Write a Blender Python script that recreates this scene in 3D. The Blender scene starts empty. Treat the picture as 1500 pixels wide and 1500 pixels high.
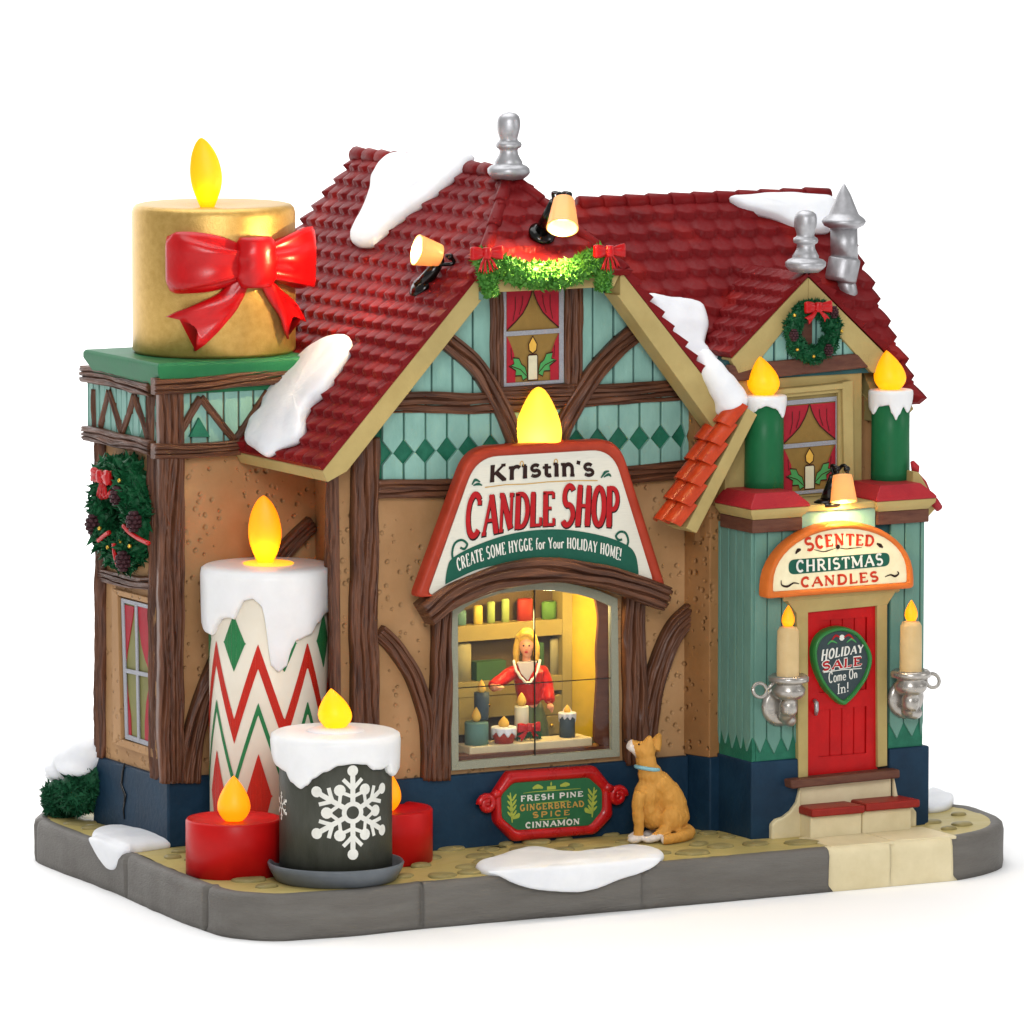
import bpy, math, random
from mathutils import Vector, Matrix, noise
random.seed(7)
PI=math.pi; V3=Vector
scene=bpy.context.scene
scene.unit_settings.scale_length=0.016
COL=scene.collection
# ------------------------------------------------------------------ camera model
TH=math.radians(28.4); EL=math.radians(6.73); FPX=9950.; DIST=99.5
sT,cT,sE,cE=math.sin(TH),math.cos(TH),math.sin(EL),math.cos(EL)
FW=V3((sT*cE,cT*cE,-sE)); RT=V3((cT,-sT,0)); UP=V3((sT*sE,cT*sE,cE))
CAM=-DIST*FW+4.83*UP
def ray(x,y): return FW+RT*((x-750)/FPX)-UP*((y-750)/FPX)
def on(x,y,ax,v):
    r=ray(x,y); return CAM+r*((v-CAM[ax])/r[ax])
def Y(x,y,v): return on(x,y,1,v)
def X(x,y,v): return on(x,y,0,v)
def Z(x,y,v): return on(x,y,2,v)
def PL(x,y,p,n):
    r=ray(x,y); return CAM+r*((p-CAM).dot(n)/r.dot(n))
cam=bpy.data.cameras.new("camera"); co=bpy.data.objects.new("camera",cam); COL.objects.link(co)
co.matrix_world=Matrix(((RT.x,UP.x,-FW.x,CAM.x),(RT.y,UP.y,-FW.y,CAM.y),(RT.z,UP.z,-FW.z,CAM.z),(0,0,0,1)))
cam.sensor_width=36; cam.lens=36*FPX/1500; cam.clip_start=1; cam.clip_end=900
scene.camera=co
# ------------------------------------------------------------------ materials
def hexc(h):
    c=[int(h[i:i+2],16)/255 for i in (0,2,4)]
    return tuple((v/12.92 if v<=.04045 else ((v+.055)/1.055)**2.4) for v in c)+(1,)
def nmat(name):
    m=bpy.data.materials.new(name); m.use_nodes=True; nt=m.node_tree; b=nt.nodes['Principled BSDF']; return m,nt,b
def nd(nt,t,**k):
    n=nt.nodes.new(t)
    for a,v in k.items():
        if a in n.inputs.keys(): n.inputs[a].default_value=v
        else: setattr(n,a,v)
    return n
def paint(name,col,col2=None,rough=.5,scale=2.5,bump=.05,bscale=30,metal=0,mix=.5,coat=0,fleck=None,stretch=None,sss=0):
    m,nt,b=nmat(name); L=nt.links
    c1=hexc(col); c2=hexc(col2) if col2 else tuple(v*.8 for v in c1[:3])+(1,)
    tc=nd(nt,'ShaderNodeTexCoord'); src=tc.outputs['Object']
    if stretch:
        mp=nd(nt,'ShaderNodeMapping'); mp.inputs['Scale'].default_value=stretch; L.new(src,mp.inputs[0]); src=mp.outputs[0]
    n1=nd(nt,'ShaderNodeTexNoise',Scale=scale,Detail=5.,Roughness=.6); L.new(src,n1.inputs['Vector'])
    r=nd(nt,'ShaderNodeValToRGB'); r.color_ramp.elements[0].position=.5-.25*mix-.05; r.color_ramp.elements[1].position=.5+.25*mix+.05
    r.color_ramp.elements[0].color=c2; r.color_ramp.elements[1].color=c1
    L.new(n1.outputs[0],r.inputs[0]); out=r.outputs[0]
    if fleck:
        n3=nd(nt,'ShaderNodeTexNoise',Scale=fleck[1],Detail=2.); L.new(src,n3.inputs['Vector'])
        r3=nd(nt,'ShaderNodeValToRGB'); r3.color_ramp.elements[0].position=.56; r3.color_ramp.elements[1].position=.66
        L.new(n3.outputs[0],r3.inputs[0])
        mx=nd(nt,'ShaderNodeMix',data_type='RGBA'); L.new(r3.outputs[0],mx.inputs[0]); L.new(out,mx.inputs[6]); mx.inputs[7].default_value=hexc(fleck[0]); out=mx.outputs[2]
    L.new(out,b.inputs['Base Color'])
    n2=nd(nt,'ShaderNodeTexNoise',Scale=bscale,Detail=4.); L.new(src,n2.inputs['Vector'])
    bp=nd(nt,'ShaderNodeBump',Strength=min(1,bump*6),Distance=.02); L.new(n2.outputs[0],bp.inputs['Height']); L.new(bp.outputs[0],b.inputs['Normal'])
    mr=nd(nt,'ShaderNodeMapRange'); mr.inputs['To Min'].default_value=rough-.08; mr.inputs['To Max'].default_value=rough+.1
    L.new(n1.outputs[0],mr.inputs[0]); L.new(mr.outputs[0],b.inputs['Roughness'])
    b.inputs['Metallic'].default_value=metal; b.inputs['Specular IOR Level'].default_value=.18 if rough>.3 else .35
    if coat: b.inputs['Coat Weight'].default_value=coat; b.inputs['Coat Roughness'].default_value=.15
    if sss: b.inputs['Subsurface Weight'].default_value=sss; b.inputs['Subsurface Radius'].default_value=(.3,.25,.15); b.inputs['Subsurface Scale'].default_value=.3
    return m
def plaster(name,c1,c2):
    m=paint(name,c1,c2,rough=.6,scale=.9,bump=.03,bscale=14)
    nt=m.node_tree; L=nt.links; b=nt.nodes['Principled BSDF']; tc=nt.nodes['Texture Coordinate']
    bp0=[n for n in nt.nodes if n.type=='BUMP'][0]
    # pits: small round dimples, clustered
    nz=nd(nt,'ShaderNodeTexNoise',Scale=.9,Detail=1.); L.new(tc.outputs['Object'],nz.inputs['Vector'])
    dd=nd(nt,'ShaderNodeTexNoise',Scale=6.,Detail=1.); L.new(tc.outputs['Object'],dd.inputs['Vector'])
    ad=nd(nt,'ShaderNodeMix',data_type='RGBA'); ad.inputs[0].default_value=.04; L.new(tc.outputs['Object'],ad.inputs[6]); L.new(dd.outputs['Color'],ad.inputs[7])
    vo=nd(nt,'ShaderNodeTexVoronoi',Scale=7.5); vo.inputs['Randomness'].default_value=1; L.new(ad.outputs[2],vo.inputs['Vector'])
    thr=nd(nt,'ShaderNodeMapRange'); thr.inputs['From Min'].default_value=.3; thr.inputs['From Max'].default_value=.55; thr.inputs['To Min'].default_value=.06; thr.inputs['To Max'].default_value=.36
    L.new(nz.outputs[0],thr.inputs[0])
    dv=nd(nt,'ShaderNodeMath',operation='DIVIDE'); L.new(vo.outputs['Distance'],dv.inputs[0]); L.new(thr.outputs[0],dv.inputs[1])
    rp=nd(nt,'ShaderNodeMapRange',interpolation_type='SMOOTHSTEP'); rp.inputs['From Min'].default_value=.25; rp.inputs['From Max'].default_value=1.
    L.new(dv.outputs[0],rp.inputs[0])
    b2=nd(nt,'ShaderNodeBump',Strength=.75,Distance=.05); L.new(rp.outputs[0],b2.inputs['Height']); L.new(bp0.outputs[0],b2.inputs['Normal']); L.new(b2.outputs[0],b.inputs['Normal'])
    return m
def wood(name,lo,hi,rough=.5):
    m,nt,b=nmat(name); L=nt.links
    uv=nd(nt,'ShaderNodeUVMap'); mp=nd(nt,'ShaderNodeMapping'); mp.inputs['Scale'].default_value=(.8,5.5,1); L.new(uv.outputs[0],mp.inputs[0])
    n=nd(nt,'ShaderNodeTexNoise',Scale=1.6,Detail=6.,Distortion=.6); L.new(mp.outputs[0],n.inputs['Vector'])
    r=nd(nt,'ShaderNodeValToRGB'); r.color_ramp.elements[0].position=.32; r.color_ramp.elements[1].position=.7
    r.color_ramp.elements[0].color=hexc(lo); r.color_ramp.elements[1].color=hexc(hi); L.new(n.outputs[0],r.inputs[0]); L.new(r.outputs[0],b.inputs['Base Color'])
    bp=nd(nt,'ShaderNodeBump',Strength=.45,Distance=.06); L.new(n.outputs[0],bp.inputs['Height']); L.new(bp.outputs[0],b.inputs['Normal'])
    b.inputs['Roughness'].default_value=rough; b.inputs['Specular IOR Level'].default_value=.35
    return m
def glow(name,col,emi,strength,rough=.45,trans=.25):
    m,nt,b=nmat(name); L=nt.links
    b.inputs['Base Color'].default_value=hexc(col); b.inputs['Roughness'].default_value=rough
    b.inputs['Emission Color'].default_value=hexc(emi); b.inputs['Emission Strength'].default_value=strength
    tr=nd(nt,'ShaderNodeBsdfTranslucent'); tr.inputs[0].default_value=hexc(col)
    mx=nd(nt,'ShaderNodeMixShader'); mx.inputs[0].default_value=trans; out=nt.nodes['Material Output']
    L.new(b.outputs[0],mx.inputs[1]); L.new(tr.outputs[0],mx.inputs[2]); L.new(mx.outputs[0],out.inputs[0])
    return m
def flat(name,col,rough=.55,metal=0,glit=None):
    if glit: return paint(name,col,glit,rough=rough,scale=60,bump=.12,bscale=90,metal=metal,mix=.7)
    return paint(name,col,None,rough=rough,scale=8,bump=.02,mix=1)
M={}
M['plaster']=plaster('plaster_tan','B38B62','9F7850')
M['plaster_r']=plaster('plaster_brown','9C7148','875F38')
M['wood']=wood('dark_timber','42261A','744A33',rough=.42)
M['wood_l']=wood('warm_timber','452A1A','7A5034')
M['trimbrown']=paint('trim_brown','6A4536','56342A',rough=.5,scale=3,stretch=(1,1,5))
M['teal']=paint('teal_boards','8CB6AA','78A297',rough=.5,scale=2.2,bump=.06,bscale=9,mix=.8,stretch=(2,2,1))
M['teald']=paint('teal_recess','2C5658','274C50',rough=.6)
M['tealw']=paint('teal_wing_boards','688F82','5A8276',rough=.5,scale=2,bump=.06,bscale=9,mix=.8,stretch=(2,2,.8))
M['green']=paint('dark_green_paint','2A7058','1F5E49',rough=.4,scale=5,bump=.05)
M['cornice']=paint('cornice_green','287149','1F6340',rough=.45,scale=1.2,bump=.03)
M['blue']=paint('foundation_blue','1B3950','12293D',rough=.5,scale=1.6,bump=.08,bscale=10,mix=.8)
M['cream']=paint('cream_trim','B39F68','A08C58',rough=.5,scale=2,bump=.05,bscale=8,mix=.8)
M['kerb']=paint('kerb_grey','706D68','5E5A55',rough=.55,scale=1.5,bump=.12,bscale=14,stretch=(.5,1,3),mix=.8)
M['path']=paint('path_cream','DDD0AC','CDBF98',rough=.55,scale=1.5,bump=.1,bscale=7)
M['cobble']=paint('cobble_sand','C2B074','A8985A',rough=.4,scale=1.1,bump=.1,bscale=6,mix=.9)
M['stone']=paint('cobble_stone','9A8C5C','7F754C',rough=.4,scale=4,bump=.1,bscale=8)
M['roof']=paint('roof_crimson','7C191C','5F1013',rough=.4,scale=1.3,bump=.08,bscale=9,mix=1.0,fleck=('821A18',1.1))
M['roof'].node_tree.nodes['Principled BSDF'].inputs['Specular IOR Level'].default_value=.09
M['roof_lit']=paint('roof_tiles_orange_lit','C04116','A82F12',rough=.3,scale=4,bump=.06,bscale=9,mix=.9)  # lit copy of the roof tiles: orange light put into the colour
M['capred']=paint('cap_red','A92A30','97202A',rough=.4,scale=2)
M['snow']=paint('snow_white','E9EAEC','DDDFE3',rough=.45,scale=1.3,bump=.1,bscale=5,sss=.15)
M['wax']=paint('wax_white','E8E8E8','E0E0E0',rough=.32,scale=2,bump=.01,sss=.2)
M['waxcream']=paint('wax_cream','E3DBCB','DDD4C2',rough=.35,scale=2,bump=.01)
M['gold']=paint('gold_paint','CDA964','B9954F',rough=.36,scale=9,bump=.05,bscale=45,metal=.65,mix=.7)
M['bowred']=paint('bow_red','BE0A10','A8070C',rough=.3,scale=3,bump=.01,coat=.04)
M['silver']=paint('silver_paint','BDBDC0','A2A2A5',rough=.44,scale=7,bump=.02,bscale=26,metal=.8,mix=.8)
M['chrome']=paint('silver_smooth','B9B4AD','A39E97',rough=.28,scale=8,bump=.004,metal=.75)
M['blackm']=paint('black_gloss','100E0C','080706',rough=.15,scale=4,bump=.01)
M['redc']=paint('tealight_red','C11414','AE1010',rough=.38,scale=1.3,bump=.01)
M['char']=paint('charcoal_wax','474840','3C3D35',rough=.4,scale=6,bump=.04,bscale=60,stretch=(1,1,.3))
M['saucer']=paint('saucer_grey','666B70','5C6166',rough=.35,scale=3,bump=.01)
M['candlegreen']=paint('candle_green','1E6B41','1A6039',rough=.4,scale=1.5,bump=.01)
M['candlecream']=paint('sconce_wax','D3B98A','C7AB7A',rough=.4,scale=2,bump=.03)
M['door']=paint('door_red','BE1214','A80D10',rough=.35,scale=2.2,bump=.05,bscale=12)
M['steptread']=paint('tread_red','93291F','82201A',rough=.45,scale=4,bump=.06)
M['signwhite']=paint('sign_white','D9D7CA','CFCDC0',rough=.5,scale=20,bump=.03,bscale=60,stretch=(.2,1,5))
M['signcream']=paint('sign_cream','EDE3BE','E4D8B0',rough=.5,scale=6,bump=.02)
M['signrim']=paint('sign_rim_red','A63C28','98331F',rough=.4,scale=3,bump=.02)
M['rimorange']=paint('sign_rim_orange','D2702E','C56426',rough=.4,scale=3,bump=.02)
M['rimred']=paint('plaque_red','BE1418','A80E12',rough=.28,scale=3,bump=.05,bscale=8,coat=.2)
M['rimgreen']=paint('badge_green','2F7A3C','27702F',rough=.3,scale=3,bump=.02)
M['slate']=flat('badge_slate','3A474A')
M['plaque']=flat('plaque_green','2F6B45')
M['inkred']=flat('ink_red','B01A20'); M['inkredo']=flat('ink_orange_red','C8381C'); M['inkdark']=flat('ink_brown','2B1713'); M['inkgreen']=flat('ink_green','1C5948')
M['inkw']=flat('ink_white','E6E5DC'); M['inkgold']=flat('ink_gold','C39A4E'); M['inkolive']=flat('ink_leaf','A9B64E'); M['inkpink']=flat('ink_pale_green','4E9A52')
M['glitter']=flat('silver_glitter','A9AAB0',rough=.4,metal=.3,glit='8F9098')
M['frame']=flat('window_frame_grey','A2A28F',rough=.5,glit='8E8F7C')
M['panecard']=flat('pane_tan','8F7038'); M['paneolive']=flat('pane_olive','83804D')
M['curtain']=flat('curtain_red','A82030'); M['line']=flat('ink_line','3A1712')
M['leafprint']=flat('holly_green','4D9E58'); M['cardcandle']=flat('printed_candle','DAD4B4'); M['cardflame']=flat('printed_flame','E8B54C')
M['pine']=paint('pine_green','1E6039','0F4328',rough=.4,scale=9,mix=.9)
M['pine2']=paint('garland_green','5A8F34','2E6A2A',rough=.35,scale=7,mix=.9)
M['bush']=paint('bush_green','1F5C3B','123F28',rough=.6,scale=9,mix=.9)
M['cone']=paint('pinecone','4A2B30','301A1E',rough=.5,scale=20)
M['goldbead']=paint('gold_bead','D8B24A','C59B35',rough=.2,metal=.8)
M['flame']=glow('flame_yellow','FFB90C','FFB400',.5,trans=.35)
M['flame_hot']=glow('bulb_yellow','FFDC58','FFCC18',.5,trans=.35)
M['flame_warm']=glow('flame_amber','FBB01C','FCA50C',.48,trans=.35)
M['shade']=glow('lamp_shade_amber','E9BE80','EBA85A',.16,rough=.22,trans=.35)
M['hole']=glow('candle_well_light','FFD060','FFC030',1.0)
M['fur']=paint('dog_fur','D29A4C','C48A3C',rough=.55,scale=14,bump=.22,bscale=26,mix=.9,stretch=(1,1,.3))
M['furw']=paint('dog_white','E6DDD6','D5CAC4',rough=.55,scale=14,bump=.3,bscale=22)
M['collar']=flat('collar_blue','8CC0CC')
M['skin']=paint('skin','E0A078','D89068',rough=.4); M['hair']=paint('hair_blonde','DDB24A','C49838',rough=.4,scale=12,stretch=(3,3,.5))
M['sweater']=paint('sweater_red','BF1C14','A5140F',rough=.35); M['scarf']=flat('scarf_grey','A79F9F'); M['lace']=flat('lace_white','E8E0CC'); M['skirt']=paint('skirt_green','5C6B48','4B5A3A',rough=.4)
M['shelf']=flat('shelf_olive','9A8A50'); M['shelfback']=flat('shelf_back','5C4C30'); M['wallyel']=flat('wall_yellow','D8B83C'); M['counter']=flat('counter_cream','DCCFA8')
M['backdrop']=paint('backdrop_white','F9F9F9','F8F8F8',rough=.7,scale=.2,bump=.0)
for k,c in dict(c_teal='5E8378',c_yel='D8C050',c_lgr='9DB060',c_grn='5E8A40',c_red='A83420',c_dgr='3E6038',c_pale='A8A070',c_blue='3C4A50',c_pk='C03028').items(): M[k]=flat('shop_'+k,c)
def glassmat():
    m,nt,b=nmat('window_glass'); L=nt.links
    t=nd(nt,'ShaderNodeBsdfTransparent'); g=nd(nt,'ShaderNodeBsdfGlossy',Roughness=.08); f=nd(nt,'ShaderNodeFresnel',IOR=1.25)
    mx=nd(nt,'ShaderNodeMixShader'); L.new(f.outputs[0],mx.inputs[0]); L.new(t.outputs[0],mx.inputs[1]); L.new(g.outputs[0],mx.inputs[2]); L.new(mx.outputs[0],nt.nodes['Material Output'].inputs[0])
    return m
M['glass']=glassmat()
# ------------------------------------------------------------------ mesh builder
def orient(d):
    d=V3(d).normalized(); a=V3((0,0,1)) if abs(d.z)<.95 else V3((1,0,0)); u=d.cross(a).normalized(); return u,d.cross(u).normalized()
class MB:
    def __init__(s): s.v=[]; s.f=[]; s.m=[]; s.uv={}; s.sm=[]
    def add(s,vs,fs,mi=0,smooth=False,uvs=None):
        o=len(s.v); s.v+= [V3(p) for p in vs]
        if uvs:
            for i,q in enumerate(uvs): s.uv[o+i]=q
        for f in fs: s.f.append([o+i for i in f]); s.m.append(mi); s.sm.append(smooth)
        return s
    def box(s,a,b,mi=0):
        x0,y0,z0=[min(a[i],b[i]) for i in range(3)]; x1,y1,z1=[max(a[i],b[i]) for i in range(3)]
        return s.add([(x0,y0,z0),(x1,y0,z0),(x1,y1,z0),(x0,y1,z0),(x0,y0,z1),(x1,y0,z1),(x1,y1,z1),(x0,y1,z1)],
          [(0,3,2,1),(4,5,6,7),(0,1,5,4),(1,2,6,5),(2,3,7,6),(3,0,4,7)],mi)
    def prism(s,poly,off,mi=0):
        n=len(poly); off=V3(off); a=[V3(p) for p in poly]; b=[p+off for p in a]
        return s.add(a+b,[tuple(range(n)),tuple(range(2*n-1,n-1,-1))]+[((i+1)%n,i,n+i,n+(i+1)%n) for i in range(n)],mi)
    def loft(s,rings,cap=True,mi=0,smooth=True,closed=True):
        n=len(rings[0]); vs=[p for r in rings for p in r]; fs=[]
        for i in range(len(rings)-1):
            for j in range(n if closed else n-1):
                k=(j+1)%n; fs.append((i*n+j,i*n+k,(i+1)*n+k,(i+1)*n+j))
        if cap: fs.append(tuple(range(n-1,-1,-1))); fs.append(tuple((len(rings)-1)*n+j for j in range(n)))
        return s.add(vs,fs,mi,smooth)
    def lathe(s,prof,c,n=40,axis=(0,0,1),mi=0,smooth=True,sx=1,sy=1,rot=0):
        ax=V3(axis).normalized()
        if abs(ax.z)>.99: u,w=V3((1,0,0)),V3((0,1,0))
        else: u,w=orient(ax)
        if rot: u,w=u*math.cos(rot)+w*math.sin(rot), w*math.cos(rot)-u*math.sin(rot)
        c=V3(c); rings=[[c+ax*h+u*(r*sx*math.cos(2*PI*j/n))+w*(r*sy*math.sin(2*PI*j/n)) for j in range(n)] for r,h in prof]
        return s.loft(rings,mi=mi,smooth=smooth)
    def tube(s,path,r,n=8,mi=0,cap=True):
        path=[V3(p) for p in path]; R=r if isinstance(r,(list,tuple)) else [r]*len(path); rings=[]; pu=None
        for i,p in enumerate(path):
            d=(path[min(i+1,len(path)-1)]-path[max(i-1,0)]).normalized()
            if pu is None: u,w=orient(d)
            else:
                u=(pu-d*pu.dot(d)).normalized(); w=d.cross(u)
            pu=u; w=d.cross(u)
            rings.append([p+u*(R[i]*math.cos(2*PI*j/n))+w*(R[i]*math.sin(2*PI*j/n)) for j in range(n)])
        return s.loft(rings,cap=cap,mi=mi)
    def ell(s,c,r,n=14,m=9,mi=0,rot=None):
        c=V3(c); r=(r,r,r) if not hasattr(r,'__len__') else r; rings=[]
        for i in range(m+1):
            t=PI*(i+.02)/(m+.04)
            ring=[V3((r[0]*math.sin(t)*math.cos(2*PI*j/n),r[1]*math.sin(t)*math.sin(2*PI*j/n),r[2]*math.cos(t))) for j in range(n)]
            if rot: ring=[rot@p for p in ring]
            rings.append([c+p for p in ring])
        return s.loft(rings,mi=mi)
    def grid(s,f,nu,nv,mi=0,smooth=True,uv=None):
        vs=[];uvs=[]
        for i in range(nu+1):
            for j in range(nv+1):
                vs.append(f(i/nu,j/nv)); uvs.append((uv(i/nu,j/nv) if uv else (i/nu,j/nv)))
        fs=[(i*(nv+1)+j,(i+1)*(nv+1)+j,(i+1)*(nv+1)+j+1,i*(nv+1)+j+1) for i in range(nu) for j in range(nv)]
        return s.add(vs,fs,mi,smooth,uvs)
    def build(s,name,mats,parent=None,bevel=0,loc=None,fixn=True,**props):
        import bmesh
        me=bpy.data.meshes.new(name); root=V3((0,0,0))
        if parent is not None:
            root=wloc(parent)
        elif loc is not None: root=V3(loc)
        elif s.v:
            xs=[p.x for p in s.v]; ys=[p.y for p in s.v]; zs=[p.z for p in s.v]
            root=V3(((min(xs)+max(xs))/2,(min(ys)+max(ys))/2,min(zs)))
        me.from_pydata([p-root for p in s.v],[],s.f)
        ms=mats if isinstance(mats,(list,tuple)) else [mats]
        for q in ms: me.materials.append(M[q] if isinstance(q,str) else q)
        for i,p in enumerate(me.polygons): p.material_index=s.m[i]; p.use_smooth=s.sm[i]
        if s.uv:
            ul=me.uv_layers.new(name='UVMap')
            for l in me.loops:
                q=s.uv.get(l.vertex_index)
                if q: ul.data[l.index].uv=q
        if fixn:
            bm=bmesh.new(); bm.from_mesh(me); bmesh.ops.recalc_face_normals(bm,faces=bm.faces[:]); bm.to_mesh(me); bm.free()
        o=bpy.data.objects.new(name,me); COL.objects.link(o)
        if parent is not None: o.parent=parent; o.location=(0,0,0)
        else: o.location=root
        if bevel:
            b=o.modifiers.new('b','BEVEL'); b.width=bevel; b.segments=2; b.limit_method='ANGLE'; b.angle_limit=.6; b.harden_normals=False
            for p in me.polygons: p.use_smooth=True
            b.harden_normals=True
        for k,v in props.items(): o[k]=v
        return o
def wloc(o):
    p=V3(o.location)
    while o.parent: o=o.parent; p+=V3(o.location)
    return p
def thing(name,label,cat,loc,group=None):
    o=bpy.data.objects.new(name,None); COL.objects.link(o); o.location=loc; o['label']=label; o['category']=cat; o.empty_display_size=.1
    if group: o['group']=group
    return o
def fbm(x,y=0,z=0,o=3): return noise.fractal(V3((x,y,z)),1.0,2.0,o)
def crom(pts,n=6,closed=False):
    P=[V3(p) for p in pts]; out=[]; m=len(P)
    rng=range(m if closed else m-1)
    for i in rng:
        if closed: a,b,c,d=P[(i-1)%m],P[i],P[(i+1)%m],P[(i+2)%m]
        else: a,b,c,d=P[max(i-1,0)],P[i],P[i+1],P[min(i+2,m-1)]
        for k in range(n):
            t=k/n; out.append(.5*((2*b)+(c-a)*t+(2*a-5*b+4*c-d)*t*t+(3*b-a-3*c+d)*t**3))
    if not closed: out.append(P[-1])
    return out
# --- carved timber following a path lying in a plane with normal N (pointing to the viewer)
def beam(path,w,N,d=.18,parent=None,mat='wood',name='beam',seed=None,curve=True,carve=.125):
    N=V3(N).normalized(); P=crom(path,8) if curve and len(path)>2 else [V3(p) for p in path]
    L=[0]
    for i in range(1,len(P)): L.append(L[-1]+(P[i]-P[i-1]).length)
    tot=L[-1]; n=max(6,int(tot/.05)); sd=seed if seed is not None else random.random()*50
    if not hasattr(w,'__len__'): w=(w,w)
    carve=min(.1,carve,max(w)*.3)
    pts=[];tg=[]
    for k in range(n+1):
        q=tot*k/n; i=1
        while i<len(L)-1 and L[i]<q: i+=1
        t=(q-L[i-1])/max(1e-6,L[i]-L[i-1]); pts.append(P[i-1].lerp(P[i],t)); 
    for k in range(n+1): tg.append((pts[min(k+1,n)]-pts[max(k-1,0)]).normalized())
    NV=35; rings=[];uvs=[]
    for k in range(n+1):
        s=tot*k/n; side=tg[k].cross(N).normalized(); ww=(w[0]+(w[1]-w[0])*k/n)
        ww*=1+.07*fbm(s*.9,sd); sh=.03*fbm(s*.7,sd+9)
        ring=[]
        for j in range(NV):
            v=j/(NV-1)*2-1
            wv=v*(2.1+1.2*min(1,ww/.36))+1.5*fbm(s*.5,sd+v*.5,1.)+.45*math.sin(s*1.3+sd+v)
            q_=abs((wv*.5)%1-.5)*2; g=1-math.exp(-(q_/.24)**2)*(.7+.4*min(1,max(0,.6+1.4*fbm(s*.9,sd+3,math.floor(wv*.5)*1.7))))
            g=g-.25*math.exp(-(abs(q_-.8)/.15)**2)
            edge=(1-abs(v)**6)
            h=d*(.72+.28*edge)-carve*(1-g)*edge+.02*fbm(s*2.5,v*2+sd)
            ring.append(pts[k]+side*(v*ww/2+sh)+N*h)
        ring.append(pts[k]+side*(ww/2+sh)-N*.03); ring.append(pts[k]-side*(ww/2-sh)-N*.03)
        rings.append(ring); uvs+=[(s+sd,(j/(NV-1))*ww*1.6+sd) for j in range(NV)]+[(s+sd,ww+.2+sd),(s+sd,sd-.2)]
    mb=MB(); nn=NV+2; vs=[p for r in rings for p in r]; fs=[]
    for i in range(len(rings)-1):
        for j in range(nn):
            k=(j+1)%nn; fs.append((i*nn+j,i*nn+k,(i+1)*nn+k,(i+1)*nn+j))
    fs.append(tuple(range(nn))); fs.append(tuple((len(rings)-1)*nn+j for j in range(nn)))
    mb.add(vs,fs,0,True,uvs); mb.sm[-1]=mb.sm[-2]=False
    return mb.build(name,mat,parent)
def ybeam(pts,wpx,y=0.,**k): return beam([Y(a,b,y) for a,b in pts],[q/94. for q in wpx] if hasattr(wpx,'__len__') else wpx/94.,(0,-1,0),**k)
def xbeam(pts,w,x,**k): return beam([X(a,b,x) for a,b in pts],w,(-1,0,0),**k)
# --- tiled roof slope, grid warped to fit its outline
def tiles(O,U,Vd,u0,u1,LV,parent,tw=.34,th=.3,t=.085,mat='roof',name='roof_tiles',sc=.07,v0=0,sd=3.,edge=True):
    O=V3(O);U=V3(U).normalized();Vd=V3(Vd).normalized(); N=U.cross(Vd)
    if N.z<0: N=-N
    nv=int((LV-v0)/th*9); umax=max(u1(v)-u0(v) for v in [v0+(LV-v0)*i/20 for i in range(21)]); nu=int(umax/tw*10)
    def f(a,b):
        v=v0+(LV-v0)*b; A=u0(v);B=u1(v); u=A+(B-A)*a
        def sv(r):
            uu=(u+(.5*tw if r%2 else 0)+.03*noise.noise(V3((u*2,r*3.1,sd))))/tw
            return uu-math.floor(uu)
        r=math.floor(v/th); s=sv(r); vv=v+sc*abs(2*s-1)**1.6; r2=math.floor(vv/th); fr=vv/th-r2
        s=sv(r2); idx=math.floor((u+(.5*tw if r2%2 else 0))/tw)
        jit=noise.noise(V3((idx*1.7,r2*2.3,sd)))
        h=t*(.25+.75*fr**.8)*(1+.35*jit)+.045*math.sin(PI*s)**.8*(.5+.5*fr)+.02*fbm(u*.7,v*.7,sd)
        wv=.03*fbm(u*1.3,v*1.3,sd+5)
        if a<1e-6: wv-=.075*fr**.5-.02+.03*jit
        if a>1-1e-6: wv+=.075*fr**.5-.02+.03*jit
        return O+U*(u+wv)+Vd*(v+(.03*jit if b==1 else 0))+N*h
    mb=MB(); mb.grid(f,nu,nv)
    if edge: # thin underside closing the sheet
        def g(a,b):
            v=v0+(LV-v0)*b; A=u0(v);B=u1(v); return O+U*(A+(B-A)*a)+Vd*v-N*.01
        o=len(mb.v); bu,bv=nu,nv
        W=nv+1; rim=[i*W for i in range(nu+1)]+[nu*W+j for j in range(1,W)]+[i*W+nv for i in range(nu-1,-1,-1)]+[j for j in range(nv-1,0,-1)]
        low=[]
        for q in rim:
            i,j=divmod(q,W); low.append(len(mb.v)); mb.v.append(g(i/nu,j/nv)); mb.uv[len(mb.v)-1]=(0,0)
        for k in range(len(rim)):
            k2=(k+1)%len(rim); mb.f.append([rim[k],rim[k2],low[k2],low[k]]); mb.m.append(0); mb.sm.append(False)
        mb.f.append(list(reversed(low))); mb.m.append(0); mb.sm.append(False)
    return mb.build(name,mat,parent)
def ridgecaps(a,b,n,r,parent,mat='roof',name='ridge_tile'):
    a=V3(a);b=V3(b);d=(b-a); mb=MB()
    for i in range(n):
        p=a+d*(i/n); q=a+d*((i+1.15)/n); r0=r*.8; r1=r*1.05
        mb.tube([p,p.lerp(q,.5),q-d.normalized()*.03,q],[r0,r*.93,r1,r1*.9],n=12)
    return mb.build(name,mat,parent)
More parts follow.
